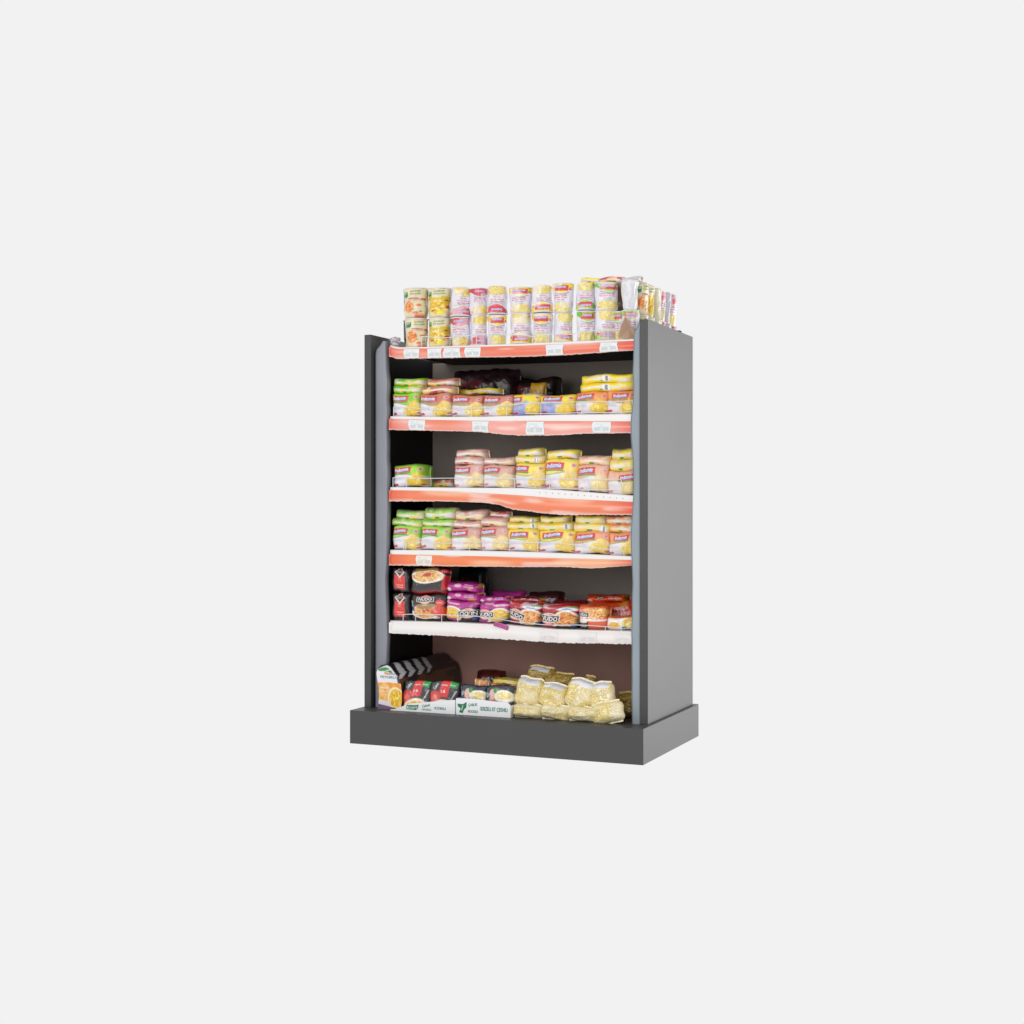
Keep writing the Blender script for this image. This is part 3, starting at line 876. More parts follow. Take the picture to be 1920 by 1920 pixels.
stand(1, [
    (733, 784, 736, 780, 'green', 'green noodle pack at the left end of the second shelf'),
    (783, 842, 737, 781, 'brown', 'brown noodle pack on the second shelf, beside the green one'),
    (844, 903, 740, 782, 'brown', 'middle of the three brown noodle packs on the second shelf'),
    (903, 960, 740, 782, 'brown', 'brown noodle pack on the second shelf, next to the yellow packs'),
    (959, 1012, 738, 781, 'blue', 'narrow yellow and blue noodle pack on the second shelf', {'o': {'lx': -.2}}),
    (1010, 1076, 740, 779, 'blue', 'wide yellow noodle pack with red logo on the second shelf', {'o': {'lx': .1, 'ly': .70}}),
    (1075, 1139, 733, 777, 'orange', 'bulging orange noodle pack with rounded top on the second shelf', {'n': 3.2}),
    (1135, 1190, 731, 776, 'orange', 'orange noodle pack at the right end of the second shelf', {'o': {'lx': .22}}),
], 'noodle packs standing on the second shelf')
lie(1, [
    (732, 787, 723, 736, 'green', 'green pack lying directly on the green pack of the second shelf'),
    (734, 792, 710, 723, 'green', 'green and yellow pack topmost on the left of the second shelf', {'Y': .155}),
    (788, 847, 724, 737, 'brown', 'brown pack lying directly on the second shelf brown packs', {'o': {'k': 1}}),
    (796, 851, 710, 723, 'brown', 'brown pack topmost of the second shelf stack by the green one', {'Y': .16}),
    (1082, 1190, 717, 733, 'yellow', 'long yellow pack with barcode lying on the orange packs, second shelf', {'o': {'bar': .44}}),
    (1084, 1190, 702, 717, 'yellow', 'topmost long yellow pack with barcode near the right end, second shelf', {'o': {'bar': .43}}),
], 'packs lying on top of the second shelf rows')
pack(1, 840, 960, 690, 781, art_maroon, {'b': '#2c1a20', 'b2': '#3c2830'}, 'large dark red bag deep behind the second shelf packs', Y=.34, d=.16, n=2.6,
     cat='noodle bag', name='dark_bag', puff=.004)
pack(1, 958, 1040, 706, 781, art_maroon, {'b': '#241a1a', 'b2': '#342420'}, 'low dark brown bag at the back of the second shelf', Y=.40, d=.14, n=2.6,
     cat='noodle bag', name='dark_bag', puff=.004)
pack(1, 985, 1012, 716, 781, art_maroon, {'b': '#b58a1c', 'b2': '#c99a1c'}, 'mustard yellow pack corner poking up behind the second shelf packs', Y=.27, d=.04, n=2.2,
     puff=.002, roll=8)
pack(1, 850, 935, 728, 740, art_side, {'c': 'yellow', 'k': 1}, 'yellow and red pack lying flat behind the brown second shelf packs', Y=.25, d=.08, rest=False)

stand(2, [
    (735, 791, 871, 914, 'green', 'lone green noodle pack at the left end of the third shelf', {'rz': 6, 'd': .16}),
    (848, 903, 871, 915, 'brown', 'brown noodle pack under the tall stack on the third shelf'),
    (902, 959, 872, 915, 'brown', 'brown noodle pack left of the yellow ones, third shelf'),
    (963, 1019, 868, 916, 'yellow', 'narrow yellow noodle pack right of the brown packs, third shelf', {'o': {'lx': -.06}}),
    (1018, 1081, 860, 917, 'yellow', 'tallest yellow noodle pack with red logo on the third shelf'),
    (1080, 1139, 871, 922, 'orange', 'orange noodle pack beside the tall yellow one on the third shelf'),
    (1137, 1190, 882, 930, 'orange', 'orange noodle pack at the right end of the third shelf', {'o': {'lx': .42, 'ly': .60}}),
], 'noodle packs standing on the third shelf')
lie(2, [
    (847, 904, 857, 871, 'brown', 'brown pack lying directly on the leftmost brown third shelf pack', {'o': {'k': 1}}),
    (850, 906, 843, 857, 'brown', 'topmost brown pack of the tall third shelf stack', {'Y': .155}),
    (904, 961, 858, 872, 'brown', 'single brown pack lying level with the stack, third shelf', {'Y': .155}),
    (962, 1017, 855, 868, 'yellow', 'yellow pack with barcode lying on the narrow yellow pack', {'o': {'bar': .72}}),
    (967, 1013, 841, 856, 'yellow', 'rounded yellow pack crowning the narrow yellow stack, third shelf', {'n': 2.4, 'Y': .15}),
    (1021, 1080, 844, 860, 'yellow', 'pale yellow domed pack lying on the tallest yellow pack', {'n': 2.6}),
    (1080, 1141, 855, 872, 'orange', 'orange pack with yellow patches lying beside the domed yellow one', {'n': 2.8}),
    (1140, 1190, 861, 883, 'yellow', 'yellow pack lying on the rightmost orange third shelf pack'),
    (1143, 1190, 841, 862, 'yellow', 'domed yellow pack topmost at the right end, third shelf', {'n': 2.3, 'Y': .155}),
], 'packs lying on top of the third shelf rows')
pack(2, 806, 850, 899, 913, art_side, {'c': 'brown'}, 'flat brown pack lying alone behind the third shelf gap', Y=.27, d=.09)

stand(3, [
    (733, 784, 986, 1031, 'green', 'green noodle pack at the left end of the fourth shelf'),
    (785, 843, 987, 1032, 'green', 'green noodle pack beside the first green one, fourth shelf'),
    (842, 899, 990, 1033, 'brown', 'brown noodle pack next to the green packs, fourth shelf'),
    (897, 951, 987, 1033, 'brown', 'brown noodle pack next to the yellow packs, fourth shelf'),
    (950, 1009, 991, 1034, 'yellow', 'yellow noodle pack nearest the brown packs, fourth shelf', {'o': {'lx': .12, 'ly': .62}, 'slump': -.06}),
    (1008, 1076, 993, 1035, 'yellow', 'yellow noodle pack nearest the orange packs, fourth shelf', {'o': {'lx': .12}}),
    (1074, 1141, 996, 1038, 'orange', 'orange noodle pack nearest the yellow packs, fourth shelf', {'slump': .05}),
    (1140, 1190, 998, 1043, 'orange', 'orange noodle pack at the right end of the fourth shelf', {'o': {'lx': .2}}),
], 'noodle packs standing on the fourth shelf')
lie(3, [
    (729, 788, 974, 986, 'green', 'green pack lying directly on the end pack, fourth shelf', {'roll': 2}),
    (738, 791, 958, 973, 'green', 'green and brown pack topmost at the left end, fourth shelf', {'roll': 3, 'Y': .155}),
    (787, 848, 975, 987, 'green', 'bright green pack lying on the second green pack, fourth shelf', {'roll': 2}),
    (792, 849, 953, 974, 'green', 'thick green pack topmost beside the end stack, fourth shelf', {'n': 2.6, 'Y': .15}),
    (845, 901, 977, 990, 'brown', 'pinkish brown pack lying directly on a brown fourth shelf pack', {'o': {'k': 1}}),
    (848, 908, 957, 976, 'brown', 'brown pack topmost next to the thick green one, fourth shelf', {'Y': .155}),
    (897, 949, 970, 987, 'brown', 'brown pack lying beside the yellow stack, fourth shelf', {'o': {'k': 1}}),
    (946, 1009, 980, 992, 'yellow', 'yellow pack with barcode lying lowest, left yellow stack, fourth shelf', {'o': {'bar': .76}}),
    (952, 1006, 969, 981, 'yellow', 'yellow pack with barcode topmost, left yellow stack, fourth shelf', {'o': {'bar': .76}, 'Y': .155}),
    (1004, 1071, 980, 995, 'yellow', 'yellow and white pack lying lowest, right yellow stack, fourth shelf', {'o': {'bar': .80}}),
    (1008, 1062, 968, 980, 'yellow', 'bright yellow pack squeezed under the third shelf strip', {'Y': .15}),
    (1071, 1142, 981, 998, 'yellow', 'creased yellow pack with barcode lying on the orange pack', {'o': {'bar': .76}, 'roll': 3}),
    (1074, 1132, 966, 982, 'yellow', 'yellow and pink pack topmost over the orange pack, fourth shelf', {'roll': 2, 'Y': .15}),
    (1139, 1190, 982, 998, 'orange', 'lower plain orange pack lying at the right end, fourth shelf'),
    (1132, 1190, 967, 983, 'orange', 'upper plain orange pack lying at the right end, fourth shelf', {'Y': .15}),
], 'packs lying on top of the fourth shelf rows')
pack(3, 917, 951, 957, 972, art_side, {'c': 'red'}, 'small white and red rounded pack above the brown fourth shelf packs', Y=.16, d=.07, n=2.3, rest=False)

# fifth shelf
G5 = 'ramen packs standing on the fifth shelf'
pack(4, 732, 766, 1112, 1163, art_nudo_side, {}, 'black pack with red side label, lower left of the fifth shelf', group=G5, mat='wrap', n=4)
pack(4, 732, 766, 1065, 1111, art_nudo_side, {}, 'black pack with red side label, upper left of the fifth shelf', group=G5, mat='wrap', rest=False, n=4)
pack(4, 766, 832, 1114, 1164, art_nudo_bowl, {}, 'black ramen pack with noodle bowl standing on the fifth shelf', group=G5, mat='wrap', n=4)
pack(4, 767, 833, 1065, 1114, art_nudo_bowl, {'top': 1}, 'black ramen pack with tilted bowl stacked above another ramen pack', group=G5, mat='wrap', rest=False, n=4, slump=.05)
pack(4, 832, 893, 1126, 1166, art_nudo, {'c': 'magenta', 'flip': 180, 'bx': .24}, 'magenta ramen pack with upside-down logo, beside the black packs', group=G5, mat='wrap', n=4)
pack(4, 894, 951, 1129, 1171, art_nudo, {'c': 'magenta', 'rot': 3}, 'magenta and black ramen pack left of the red ones', group=G5, mat='wrap', n=4, slump=.1)
pack(4, 949, 1010, 1128, 1176, art_nudo, {'c': 'red', 'rot': -16}, 'red ramen pack with logo tilted downwards, fifth shelf', group=G5, mat='wrap', n=4, roll=3)
pack(4, 1011, 1080, 1133, 1178, art_nudo, {'c': 'red', 'rot': -4}, 'red ramen pack with level logo in clear wrap, fifth shelf', group=G5, mat='wrap', n=4, slump=.06)
pack(4, 1083, 1136, 1135, 1181, art_ramen_orange, {}, 'orange ramen pack with noodle picture on the fifth shelf', group=G5, mat='wrap', n=4)
pack(4, 1135, 1190, 1155, 1184, art_ramen_white, {}, 'low white and yellow pack at the right end, fifth shelf', group=G5, mat='wrap', n=3)
G5b = 'ramen packs lying at the back of the fifth shelf'
pack(4, 833, 897, 1111, 1128, art_nudo_top, {'c': 'magenta'}, 'lower of two magenta packs lying beside the black ramen stack', Y=.15, d=.11, group=G5b, mat='wrap', rest=False, n=3)
pack(4, 834, 893, 1092, 1112, art_nudo_top, {'c': 'magenta'}, 'upper of two magenta packs lying beside the black ramen stack', Y=.155, d=.11, group=G5b, mat='wrap', rest=False, n=2.6, roll=3)
pack(4, 896, 951, 1118, 1131, art_nudo_top, {'c': 'magenta'}, 'pink pack lying on the magenta and black ramen pack', Y=.155, d=.08, group=G5b, mat='wrap', rest=False, n=2.6)
pack(4, 915, 975, 1108, 1166, art_nudo_top, {'c': 'magenta'}, 'magenta and yellow pack showing behind the pink pack', Y=.27, d=.10, group=G5b, mat='wrap', n=2.6)
pack(4, 958, 1015, 1120, 1131, art_nudo_top, {'c': 'red'}, 'dark red pack lying on the tilted red ramen pack', Y=.16, d=.08, group=G5b, mat='wrap', rest=False, n=2.6, roll=3)
pack(4, 985, 1050, 1110, 1170, art_nudo_top, {'c': 'dark'}, 'dark brown pack behind the red ramen packs, fifth shelf', Y=.29, d=.10, group=G5b, mat='wrap', n=2.8)
pack(4, 1030, 1092, 1126, 1170, art_nudo_top, {'c': 'red'}, 'dark red pack just behind the level-logo ramen pack', Y=.26, d=.10, group=G5b, mat='wrap', n=2.8)
pack(4, 1095, 1190, 1128, 1176, art_nudo_top, {'c': 'orange'}, 'big orange pack lying behind the orange ramen pack', Y=.24, d=.12, group=G5b, mat='wrap', n=2.6, slump=0, puff=.003)
pack(4, 1096, 1172, 1116, 1132, art_nudo_top, {'c': 'orange'}, 'crumpled orange pack topmost at the right of the fifth shelf', Y=.26, d=.11, group=G5b, mat='wrap', n=2.2, rest=False, puff=.003)
pack(4, 926, 950, 1169, 1178, art_maroon, {'b': '#b5308c', 'b2': '#a8287f'}, 'small magenta flap hanging over the white fifth shelf edge', Y=.110, d=.004, group=None, mat='wrap', n=3, rest=False, roll=12,
     name='flap', cat='packet flap', puff=.0004, fin=.001)
pack(4, 855, 905, 1064, 1150, art_maroon, {'b': '#12262c', 'b2': '#2a1418'}, 'dark teal pack standing deep in the fifth shelf shadow', Y=.50, d=.08, n=3)

# ------------------------------------------------------------------ bottom deck
def prism(mb, poly, y0, y1, col, mat=0):
    """poly: (x, z) outline, counter-clockwise seen from the front"""
    n = len(poly)
    V = [(x, y0, z) for x, z in poly] + [(x, y1, z) for x, z in poly]
    Fc = [list(range(n)), list(range(n, 2 * n))[::-1]] + [[(i + 1) % n, i, i + n, (i + 1) % n + n] for i in range(n)]
    mb.poly(V, Fc, col, mat)


# tall box with striped top
def tall_box():
    Y0, Y1 = .075, .60
    xa, _ = at(708, 1325, Y0); xb, _ = at(751, 1325, Y0); z0 = HB + .0005; z1 = at(730, 1249, Y0)[1]
    w, h = xb - xa, z1 - z0
    mb = Mesh()
    # outline with rounded top corners, drawn as rows of constant v
    n, m = 70, 90
    U, V = np.meshgrid(np.linspace(0, 1, n), np.linspace(0, 1, m), indexing='ij')
    rr = .20
    sh = 1 - rr * np.clip((V - .78) / .22, 0, 1) ** 2.2
    X = xa + w * (.5 + (U - .5) * sh) + .006 * np.sin(V * 5); Zz = z0 + h * V - .030 * np.clip((V - .6) / .4, 0, 1) * sstep(.3, 1, U) + .004 * np.sin(U * 3.1) * V
    Yf = Y0 + .020 * np.clip((V - .8) / .2, 0, 1) ** 2
    P = np.stack([X, Yf, Zz], -1)
    col, tx = art_knorr_box(U, V, {}, 7)
    mb.grid(P, col, 0, flip=True)
    surf = lambda u, v, lift=0.: np.stack([xa + w * (.5 + (np.asarray(u) - .5)), Y0 - lift + .020 * np.clip((np.asarray(v) - .8) / .2, 0, 1) ** 2 , z0 + h * np.asarray(v)], -1)
    for t in tx: put_text(mb, surf, t[:8], w, h, 0, .0012)
    # sweep the front outline back
    ring = np.concatenate([P[0, :], P[1:-1, -1], P[-1, ::-1]])
    ns = 60; q = np.linspace(0, 1, ns)
    G = ring[None] * np.ones((ns, 1, 1)); G[..., 1] = ring[None, :, 1] + (Y1 - ring[None, :, 1]) * q[:, None]
    G[..., 2] = np.where(ring[None, :, 2] > z0 + h * .5, G[..., 2] - .0 * q[:, None], G[..., 2])
    par = np.concatenate([np.zeros(m), np.linspace(0, 1, n)[1:-1], np.ones(m)])
    isT = np.concatenate([np.linspace(0, 1, m) * 0 + (np.linspace(0, 1, m) > .86), np.ones(n - 2), (np.linspace(1, 0, m) > .80)])
    c = np.zeros(G.shape); c[:] = lin('#221f1f'); 
    drop = np.concatenate([np.zeros(m + n - 2), 1 - np.linspace(1, 0, m)])
    Q = q[:, None] - .10 * (1 - par[None]) + .30 * drop[None] + .01 * np.sin(q[:, None] * 40)
    stripe = (np.sin(Q * 40 - 1.2) > -.05) * (Q > .02) * (Q < .56) * (isT[None] > .5) * (par[None] > .10)
    c[stripe > 0] = lin('#d9d7da')
    side = (isT[None] < .5) * (par[None] > .5) * np.ones_like(Q)
    br = side * sstep(.5, .6, vnoise(Q * 9, np.concatenate([np.zeros(m + n - 2), np.linspace(1, 0, m)])[None] * 5 + 0 * Q, 3))
    c = c * (1 - br[..., None] * .8) + lin('#7a4c28') * br[..., None] * .8
    mb.grid(G, c, 0, smooth=False)
    bk = G[-1]; mb.poly(bk, [list(range(len(bk)))], lin('#28231f'))
    return mb.build('noodle_box', M['film'])


tag(tall_box(), 'tall orange and white box with black striped top on the plinth', 'noodle box')


def carton(px0, px1, ytl, ytr, yb, label, texts, leaf, slant=False):
    Y0, Y1 = .058, .175
    xa, _ = at(px0, yb, Y0); xb, _ = at(px1, yb, Y0)
    zl = at(px0, ytl, Y0)[1]; zr = at(px1, ytr, Y0)[1]; z0 = HB + .0005; th = .003
    w = xb - xa; h = (zl + zr) / 2 - z0
    W_ = lin('#eeeff1'); mb = Mesh()
    n = 24; u = np.linspace(0, 1, n); top = zl + (zr - zl) * u
    top += .003 * np.sin(u * 5 + px0)
    if slant: top = z0 + (top - z0) * (.12 + .88 * sstep(0, .34, u))
    else: top = np.where(u > .93, top - .012 * ((u - .93) / .07) ** 2, top); 
    poly = [(xa, z0)] + [(xb, z0)] + [(xa + w * uu, tt) for uu, tt in zip(u[::-1], top[::-1])]
    prism(mb, poly, Y0, Y0 + th, W_)
    mb.box((xb - th, Y0 + th, z0), (xb, Y1, float(top[-1]) - .002), W_)
    mb.box((xa, Y0 + th, z0), (xa + th, Y1, float(top[0]) - .001), W_)
    mb.box((xa + th, Y0 + th, z0), (xb - th, Y1, z0 + th), lin('#a8937a'))
    mb.box((xa + th, Y1 - th, z0 + th), (xb - th, Y1, z0 + h * .9), lin('#a8937a'))
    H = h
    surf = lambda a, b, lift=0.: np.stack([xa + w * np.asarray(a, float), Y0 - lift + 0 * np.asarray(b, float), z0 + H * np.asarray(b, float)], -1)
    (lx, ly, lw, lh, kind) = leaf
    if kind == 0: L = [(-.5, -.45), (.3, -.5), (.46, -.1), (.52, .55), (.2, .42), (-.44, .40), (-.5, .1)]
    else: L = [(-.3, -.5), (.1, -.55), (.22, -.2), (.5, .05), (.52, .6), (.1, .35), (-.5, .38), (-.4, .05), (-.15, -.05)]
    P = surf(np.array([lx + a * lw for a, b in L]), np.array([ly + b * lh for a, b in L]), .0006)
    mb.poly(P, [list(range(len(L)))], lin('#1d7a4e'))
    for t in texts: put_text(mb, surf, t, w, H, 0, .0012)
    return tag(mb.build('display_carton', M['paper']), label, 'display carton', 'white cartons on the plinth')


carton(732, 853, 1319, 1314, 1338, 'white carton with green leaf logo and short lettering, by the tall box',
       [('Knorr', .345, .44, .17, .30, '#e4f2ea', 4, .1), ('Cabuk', .56, .70, .13, .26, '#4f8a72', 12, .3), ('NOODLE', .565, .30, .14, .17, '#4f8a72'), ('KÖRILI', .775, .52, .17, .30, '#2f7f66')], (.345, .44, .19, .50, 0), True)
carton(855, 957, 1310, 1316, 1344, 'white carton with long green lettering beside the noodle bags',
       [('Knorr', .115, .46, .09, .14, '#e4f2ea', 70), ('ÇABUK', .315, .66, .17, .22, '#3f8a74', 6, .1), ('NOODLE', .315, .26, .18, .17, '#2f7f66'), ('SEBZELI ET ÇESNILI', .70, .44, .50, .30, '#2f7f66')], (.11, .46, .17, .62, 1))
mbu = None
GK = 'dark soup packs in the white cartons'
kw = dict(group=GK, mat='wrap', rest=False, n=3.6, name='soup_pack', cat='soup pack')
for (a, b, t, bt, c, lab) in [
    (750, 802, 1281, 1336, 'tomato', 'black pack with tomato picture, beside the tall box'),
    (800, 854, 1281, 1338, 'tomato', 'black and red pack at the first carton\'s right end'),
    (858, 906, 1287, 1341, 'beef', 'dark blue pack with brown print in the second carton'),
    (904, 955, 1287, 1343, 'beef', 'dark blue pack with bowl picture beside the noodle bags')]:
    o_ = pack(5, a, b, t, bt, art_knorr_pack if c == 'tomato' else art_knorr_pack, {'c': c}, lab, Y=.066, d=.055, rz=0, rx=-9, **kw)
# keep them just clear of the carton floor
for o_ in [q for q in C.objects if q.name.startswith('soup_pack')]: o_.location.z = HB + .006; o_.location.y = .072
pack(5, 889, 938, 1258, 1330, art_maroon, {'b': '#56201e', 'b2': '#64281f'}, 'dark red glossy pouch behind the second white carton', Y=.40, d=.10, n=2.3, mat='wrap', cat='pouch', name='pouch')
pack(5, 888, 911, 1274, 1300, art_side, {'c': 'orange'}, 'small bright orange pack on top of the dark soup pack', Y=.155, d=.04, n=3, rest=False)
pack(5, 916, 968, 1283, 1292, art_side, {'c': 'orange', 'k': 1}, 'orange and green flat pack lying behind the second carton', Y=.16, d=.08, rest=False)
pack(5, 921, 972, 1275, 1284, art_side, {'c': 'yellow'}, 'pale yellow flat pack topmost behind the second carton', Y=.165, d=.08, rest=False)
pack(5, 806, 838, 1258, 1312, art_maroon, {'b': '#5a3a38', 'b2': '#4a1c1c'}, 'dim brown box at the back behind the black packs', Y=.52, d=.06, n=7, name='box', cat='box', puff=.0005)

GB = 'clear noodle bags piled on the plinth'


def bag(x0, x1, y0, y1, Y, d, lab, roll=0, gold=0, label=True, rx=-10, floor=False):
    SEED[0] += 1
    xa, _ = at(x0, y1, Y); xb, _ = at(x1, y1, Y); z1 = at((x0 + x1) / 2, y0, Y)[1]; z0 = at((x0 + x1) / 2, y1, Y)[1]
    if floor: z0 = HB + .006
    o = make_bag(xb - xa + .006, z1 - z0, d, SEED[0], gold, label).build('noodle_bag', M['wrap'], None, ((xa + xb) / 2, Y, z0), (math.radians(rx), math.radians(roll), 0))
    return tag(o, lab, 'noodle bag', GB)


bag(956, 1010, 1320, 1349, .055, .075, 'noodle bag at the left end of the lowest row', roll=3, label=False, floor=True)
bag(1007, 1062, 1322, 1353, .055, .075, 'noodle bag in the lowest row, next to the left end one', roll=5, label=False, floor=True)
bag(1058, 1118, 1325, 1358, .055, .075, 'noodle bag in the lowest row, next to the right end one', roll=3, label=False, floor=True)
bag(1110, 1168, 1316, 1360, .055, .050, 'noodle bag slumping at the right end of the lowest row', roll=-14, label=False, floor=True)
bag(956, 1006, 1270, 1326, .085, .080, 'upper noodle bag with white flap, against the carton', roll=8)
bag(1003, 1054, 1281, 1328, .085, .080, 'upper noodle bag in the middle, second from the carton', roll=6)
bag(1051, 1105, 1273, 1332, .085, .080, 'upper noodle bag in the middle, third from the carton', roll=9)
bag(1106, 1152, 1279, 1334, .085, .055, 'upper noodle bag leaning at the right end of the pile', roll=-12)
bag(981, 1030, 1249, 1292, .19, .07, 'golden noodle bag with white label on top of the pile', roll=4, gold=1)
bag(1022, 1070, 1262, 1300, .20, .07, 'dull golden noodle bag behind the middle of the pile', gold=1, label=False)
bag(1088, 1108, 1267, 1296, .20, .05, 'small golden bag tip poking above the noodle pile', roll=10, gold=1, label=False)
bag(1150, 1190, 1298, 1350, .22, .07, 'dark golden noodle bag in shadow beside the right liner', gold=1, label=False, floor=True)

# ------------------------------------------------------------------ cups on the top shelf
GCU = 'noodle cups on the top shelf'
CE = {}


def cup(x0, x1, y0, y1, Y, art, opt, lab, flip=False, face=.42, z0=None, rock=0, group=GCU):
    """x0..x1 = its widest outline; the widest end is the top unless flipped"""
    SEED[0] += 1
    r = None
    xc, _ = at((x0 + x1) / 2, y1, Y)
    dist = -(xc - CX) * SI + (Y - CY) * CO
    rt = (x1 - x0) / 2 * dist / F * 1.04; rb = rt * opt.get('tp', .80)
    zb = at((x0 + x1) / 2, y1, Y)[1]; zt_ = at((x0 + x1) / 2, y0, Y)[1]
    if z0 is not None: zb = z0
    m = make_cup((zt_ - zb) * .985, rt, rb, art, opt, SEED[0], face, flip)
    o = m.build('noodle_cup', M['cup'], None, (xc, Y, zb + (.0012 if not flip else .003)), (0, math.radians(rock), 0))
    return tag(o, lab, 'noodle cup', group)


YC = .185
cols = [
    # x0, x1, top, split, bottom, (art, colour) , upper flipped?, words
    (759, 803, 541, 598, 650, art_knorrcup, 'orange', False, False, 'cream cup with orange noodle picture at the left end'),
    (803, 847, 541, 597, 650, art_knorrcup, 'yellow', False, False, 'cream cup with yellow band next to the left end'),
    (845, 884, 540, 596, 648, art_indocup, 'red', True, False, 'white cup with red print beside the cream cups'),
    (881, 915, 541, 592, 646, art_indocup, 'red', False, True, 'white cup with red corner, fourth from the left'),
    (914, 951, 538, 592, 645, art_indocup, 'yellow', True, False, 'white and yellow cup just left of the first gap'),
    (956, 998, 540, 590, 643, art_indocup, 'yellow', False, True, 'white and yellow cup just right of the first gap'),
    (997, 1037, 537, 589, 642, art_indocup, 'yellow', True, False, 'white and yellow cup, second from the first gap'),
    (1038, 1075, 532, 588, 640, art_indocup, 'yellow', False, True, 'white and yellow cup just left of the second gap'),
    (1081, 1117, 531, 584, 638, art_indocup, 'green', True, False, 'white and green cup just right of the second gap'),
    (1115, 1158, 531, 584, 637, art_indocup, 'green', False, True, 'wide white and green cup near the right end'),
]
for (x0, x1, yt, ys, yb, art, c, fu, fl, words) in cols:
    zs = shelf_z(0, (x0 + x1) / 2)
    o = cup(x0 + 1, x1 - 1, ys, yb, YC, art, {'c': c, 'tp': .92}, 'lower ' + words, flip=fl, z0=zs, face=.42 + random.Random(x0 * 7).uniform(-.4, .25))
    c2 = 'red' if words.startswith('white and yellow cup just left of the first') else c
    cup(x0, x1, yt, ys, YC + random.Random(x0).uniform(-.004, .006), art, {'c': c2, 'tp': .90}, 'upper ' + words, flip=fu, face=.42 + random.Random(x0 * 3).uniform(-.4, .25), rock=random.Random(x1).uniform(-1.2, 1.2))
# darker cups of the second row seen between the front ones
for (x0, x1, yt, ys, yb, bcol, b2, words) in [(757, 797, 545, 600, 648, '#3c2030', '#6b5a20', 'behind the cream left end cups'), (812, 852, 548, 600, 650, '#4a3440', '#6a4a4c', 'behind the yellow banded cream cups')]:
    zs = shelf_z(0, (x0 + x1) / 2)
    cup(x0, x1, ys, yb, .30, art_maroon, {'b': bcol, 'b2': b2}, 'lower dark purple cup half hidden ' + words, z0=zs)
    cup(x0, x1, yt, ys, .30, art_maroon, {'b': bcol, 'b2': b2}, 'upper dark purple cup half hidden ' + words)
cup(1146, 1176, 534, 590, .30, art_maroon, {'b': '#8f8050', 'b2': '#6a4a44'}, 'upper added cup in olive shadow tone between the green and plain cups')  # added pair of cups, olive brown imitating the shadow in the gap
cup(1146, 1176, 590, 640, .30, art_maroon, {'b': '#8f8050', 'b2': '#6a4a44'}, 'lower added cup in olive shadow tone behind the narrow green cup', z0=shelf_z(0, 1160))
# right end and the column that runs to the back
zs = shelf_z(0, 1170)
cup(1146, 1178, 585, 634, .200, art_indocup, {'c': 'green', 'tp': .85}, 'narrow green and white cup behind the torn brown card', z0=zs, face=.0)
cup(1166, 1198, 582, 632, .170, art_indocup, {'c': 'green', 'tp': .85}, 'lower white cup with red logo by the right panel', z0=zs, face=.42)
cup(1165, 1197, 526, 582, .170, art_plaincup, {'tp': .74}, 'tall plain white cup covered in small print, right end', face=.42)
ends = [(1191, 1213, 530, .235, 'knorr', 'orange', 'cream and orange cup first behind the plain white cup'), (1201, 1224, 535, .300, 'knorr', 'yellow', 'cream and yellow cup with green logo above the side panel'),
        (1214, 1238, 541, .370, 'plain', '#ddd6b8', 'pale beige cup behind the green logo cup'), (1226, 1242, 546, .430, 'indo', 'red', 'white cup with small red mark above the side panel'),
        (1234, 1254, 548, .490, 'plain', '#c4c0c8', 'grey violet cup in the receding row, right side'), (1242, 1266, 552, .560, 'indo', 'red', 'rearmost white cup of the receding row, right side')]
for (x0, x1, yt, Y, k, c, words) in ends:
    art = {'knorr': art_knorrcup, 'plain': art_plaincup, 'indo': art_indocup}[k]
    opt = {'c': c if k != 'plain' else 'red', 'tp': .84}
    if k == 'plain': opt['b'] = c
    w = x1 - x0; xm_ = (x0 + x1) / 2
    x0, x1 = xm_ - 17, xm_ + 14
    ysp = 590 + (Y - .2) * 62
    zs2 = shelf_z(0, 1187)
    cup(x0, x1, ysp, 640, Y, art, opt, 'lower ' + words, z0=zs2, face=1.05, group='noodle cups receding along the right side')
    cup(x0, x1, yt, ysp, Y, art, opt, 'upper ' + words, face=1.05, group='noodle cups receding along the right side')
# flat packs lying over the green cups
pack(0, 1086, 1124, 519, 531, art_side, {'c': 'yellow'}, 'yellow and violet flat pack lying on the green cups', Y=.16, d=.08, n=2.4, rest=False, grow=.004)
pack(0, 1122, 1165, 518, 531, art_side, {'c': 'red'}, 'white and pink flat pack lying on the green cups', Y=.16, d=.08, n=2.6, rest=False, grow=.004)
pack(0, 1163, 1197, 517, 527, art_plaincup, {'b': '#cfccca'}, 'grey-white flat lid pack lying on the plain white cup', Y=.15, d=.07, n=2.4, rest=False)


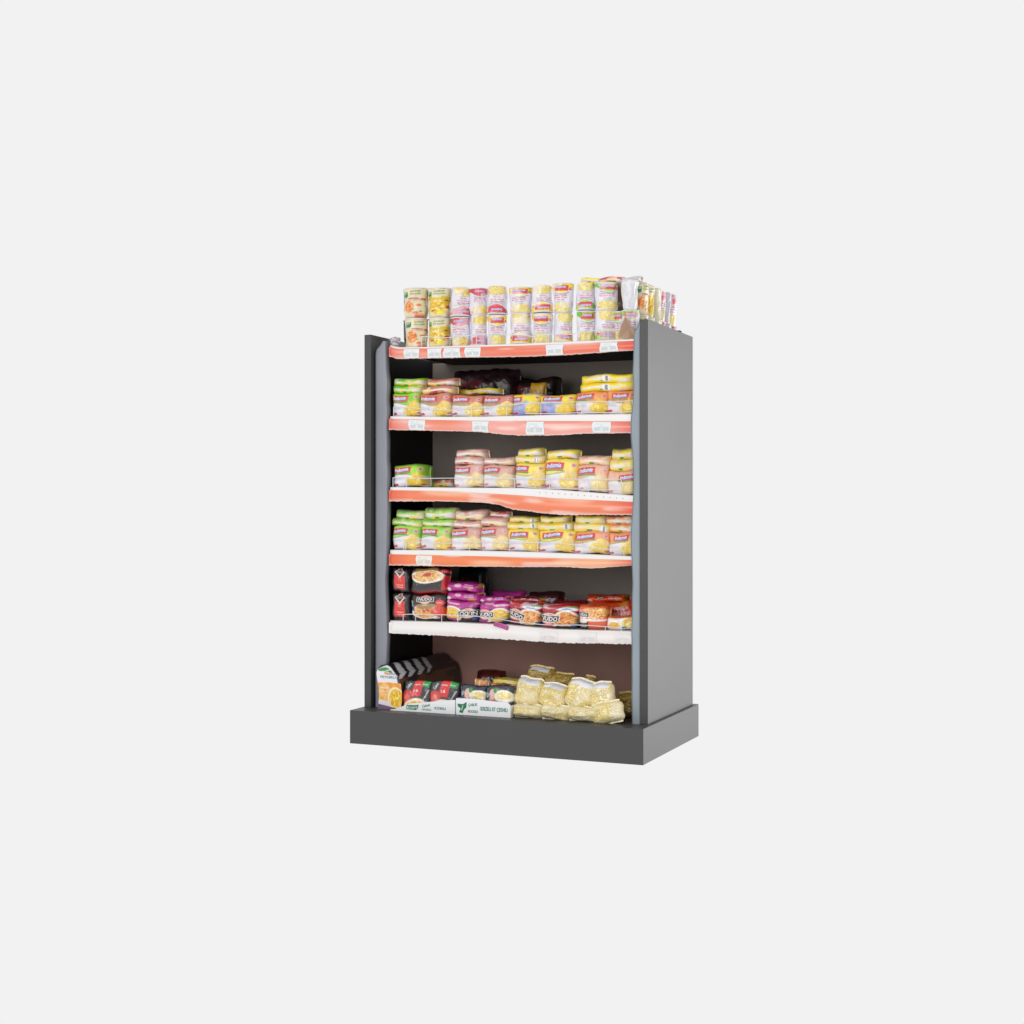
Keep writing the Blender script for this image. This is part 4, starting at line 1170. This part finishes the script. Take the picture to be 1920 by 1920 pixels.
def crumple(px, py, rx_, rz_, Y, cols, lab, name, cat, seed, floor):
    n = 34; th = np.linspace(0, math.pi, n); ph = np.linspace(0, 2 * math.pi, n, endpoint=False)
    T, Pp = np.meshgrid(th, ph, indexing='ij')
    d = np.stack([np.sin(T) * np.cos(Pp), np.sin(T) * np.sin(Pp), np.cos(T)], -1)
    k = 1 + .5 * (vnoise(d[..., 0] * 2.2 + 5, d[..., 2] * 2.2 + d[..., 1] * 1.7 + 5, seed) - .5) + .25 * (vnoise(d[..., 0] * 6 + 9, d[..., 2] * 6 + d[..., 1] * 5, seed) - .5)
    x, z = at(px, py, Y)
    P = d * k[..., None] * np.array([rx_, rx_ * .8, rz_])
    P[..., 2] = np.maximum(P[..., 2], floor - z)
    t = sstep(.3, .7, vnoise(d[..., 0] * 4 + 2, d[..., 2] * 4 + d[..., 1], seed + 2))[..., None]
    mb = Mesh(); mb.grid(P, lin(cols[0]) * (1 - t) + lin(cols[1]) * t, 0, closev=True)
    return tag(mb.build(name, M['wrap'], None, (x, Y, z)), lab, cat)


crumple(741, 640, .023, .019, .135, ('#8d858c', '#c9c2c6'), 'small crumpled grey plastic at the left end of the top shelf', 'crumpled_plastic', 'plastic scrap', 5, shelf_z(0, 741) + .0005)

# torn brown card at the right end of the top shelf
mb = Mesh(); Y0 = .118
pts = [(1160, 633), (1164, 612), (1172, 594), (1176, 597), (1181, 612), (1189, 622), (1190, 637), (1178, 636)]
fr = [(*[at(a, b, Y0)[0]], Y0 + (.018 if k in (4, 5, 6) else 0), at(a, b, Y0)[1]) for k, (a, b) in enumerate(pts)]
cc = np.mean(fr, 0) + [0, .014, .006]
V = np.array(fr + [tuple(cc)]); V2 = V + [0, .0025, 0]; n = len(fr)
mb.poly(V, [[n, i, (i + 1) % n][::-1] for i in range(n)], lin('#b3927a'), 0)
mb.poly(V2, [[n, i, (i + 1) % n] for i in range(n)], lin('#8d6a50'), 0)
for i in range(n):
    j = (i + 1) % n
    mb.poly([V[i], V[j], V2[j], V2[i]], [[0, 1, 2, 3]], lin('#cdb49c'), 0)
tag(mb.build('torn_card', M['card']), 'torn brown cardboard flap at the right end of the top shelf', 'cardboard')
mb = Mesh(); mb.bevbox((PR - .026, .535, PH), (PR - .008, .555, PH + .010), .002, lin('#101010'))
tag(mb.build('clip', M['black']), 'tiny black clip on top of the right side panel', 'clip')
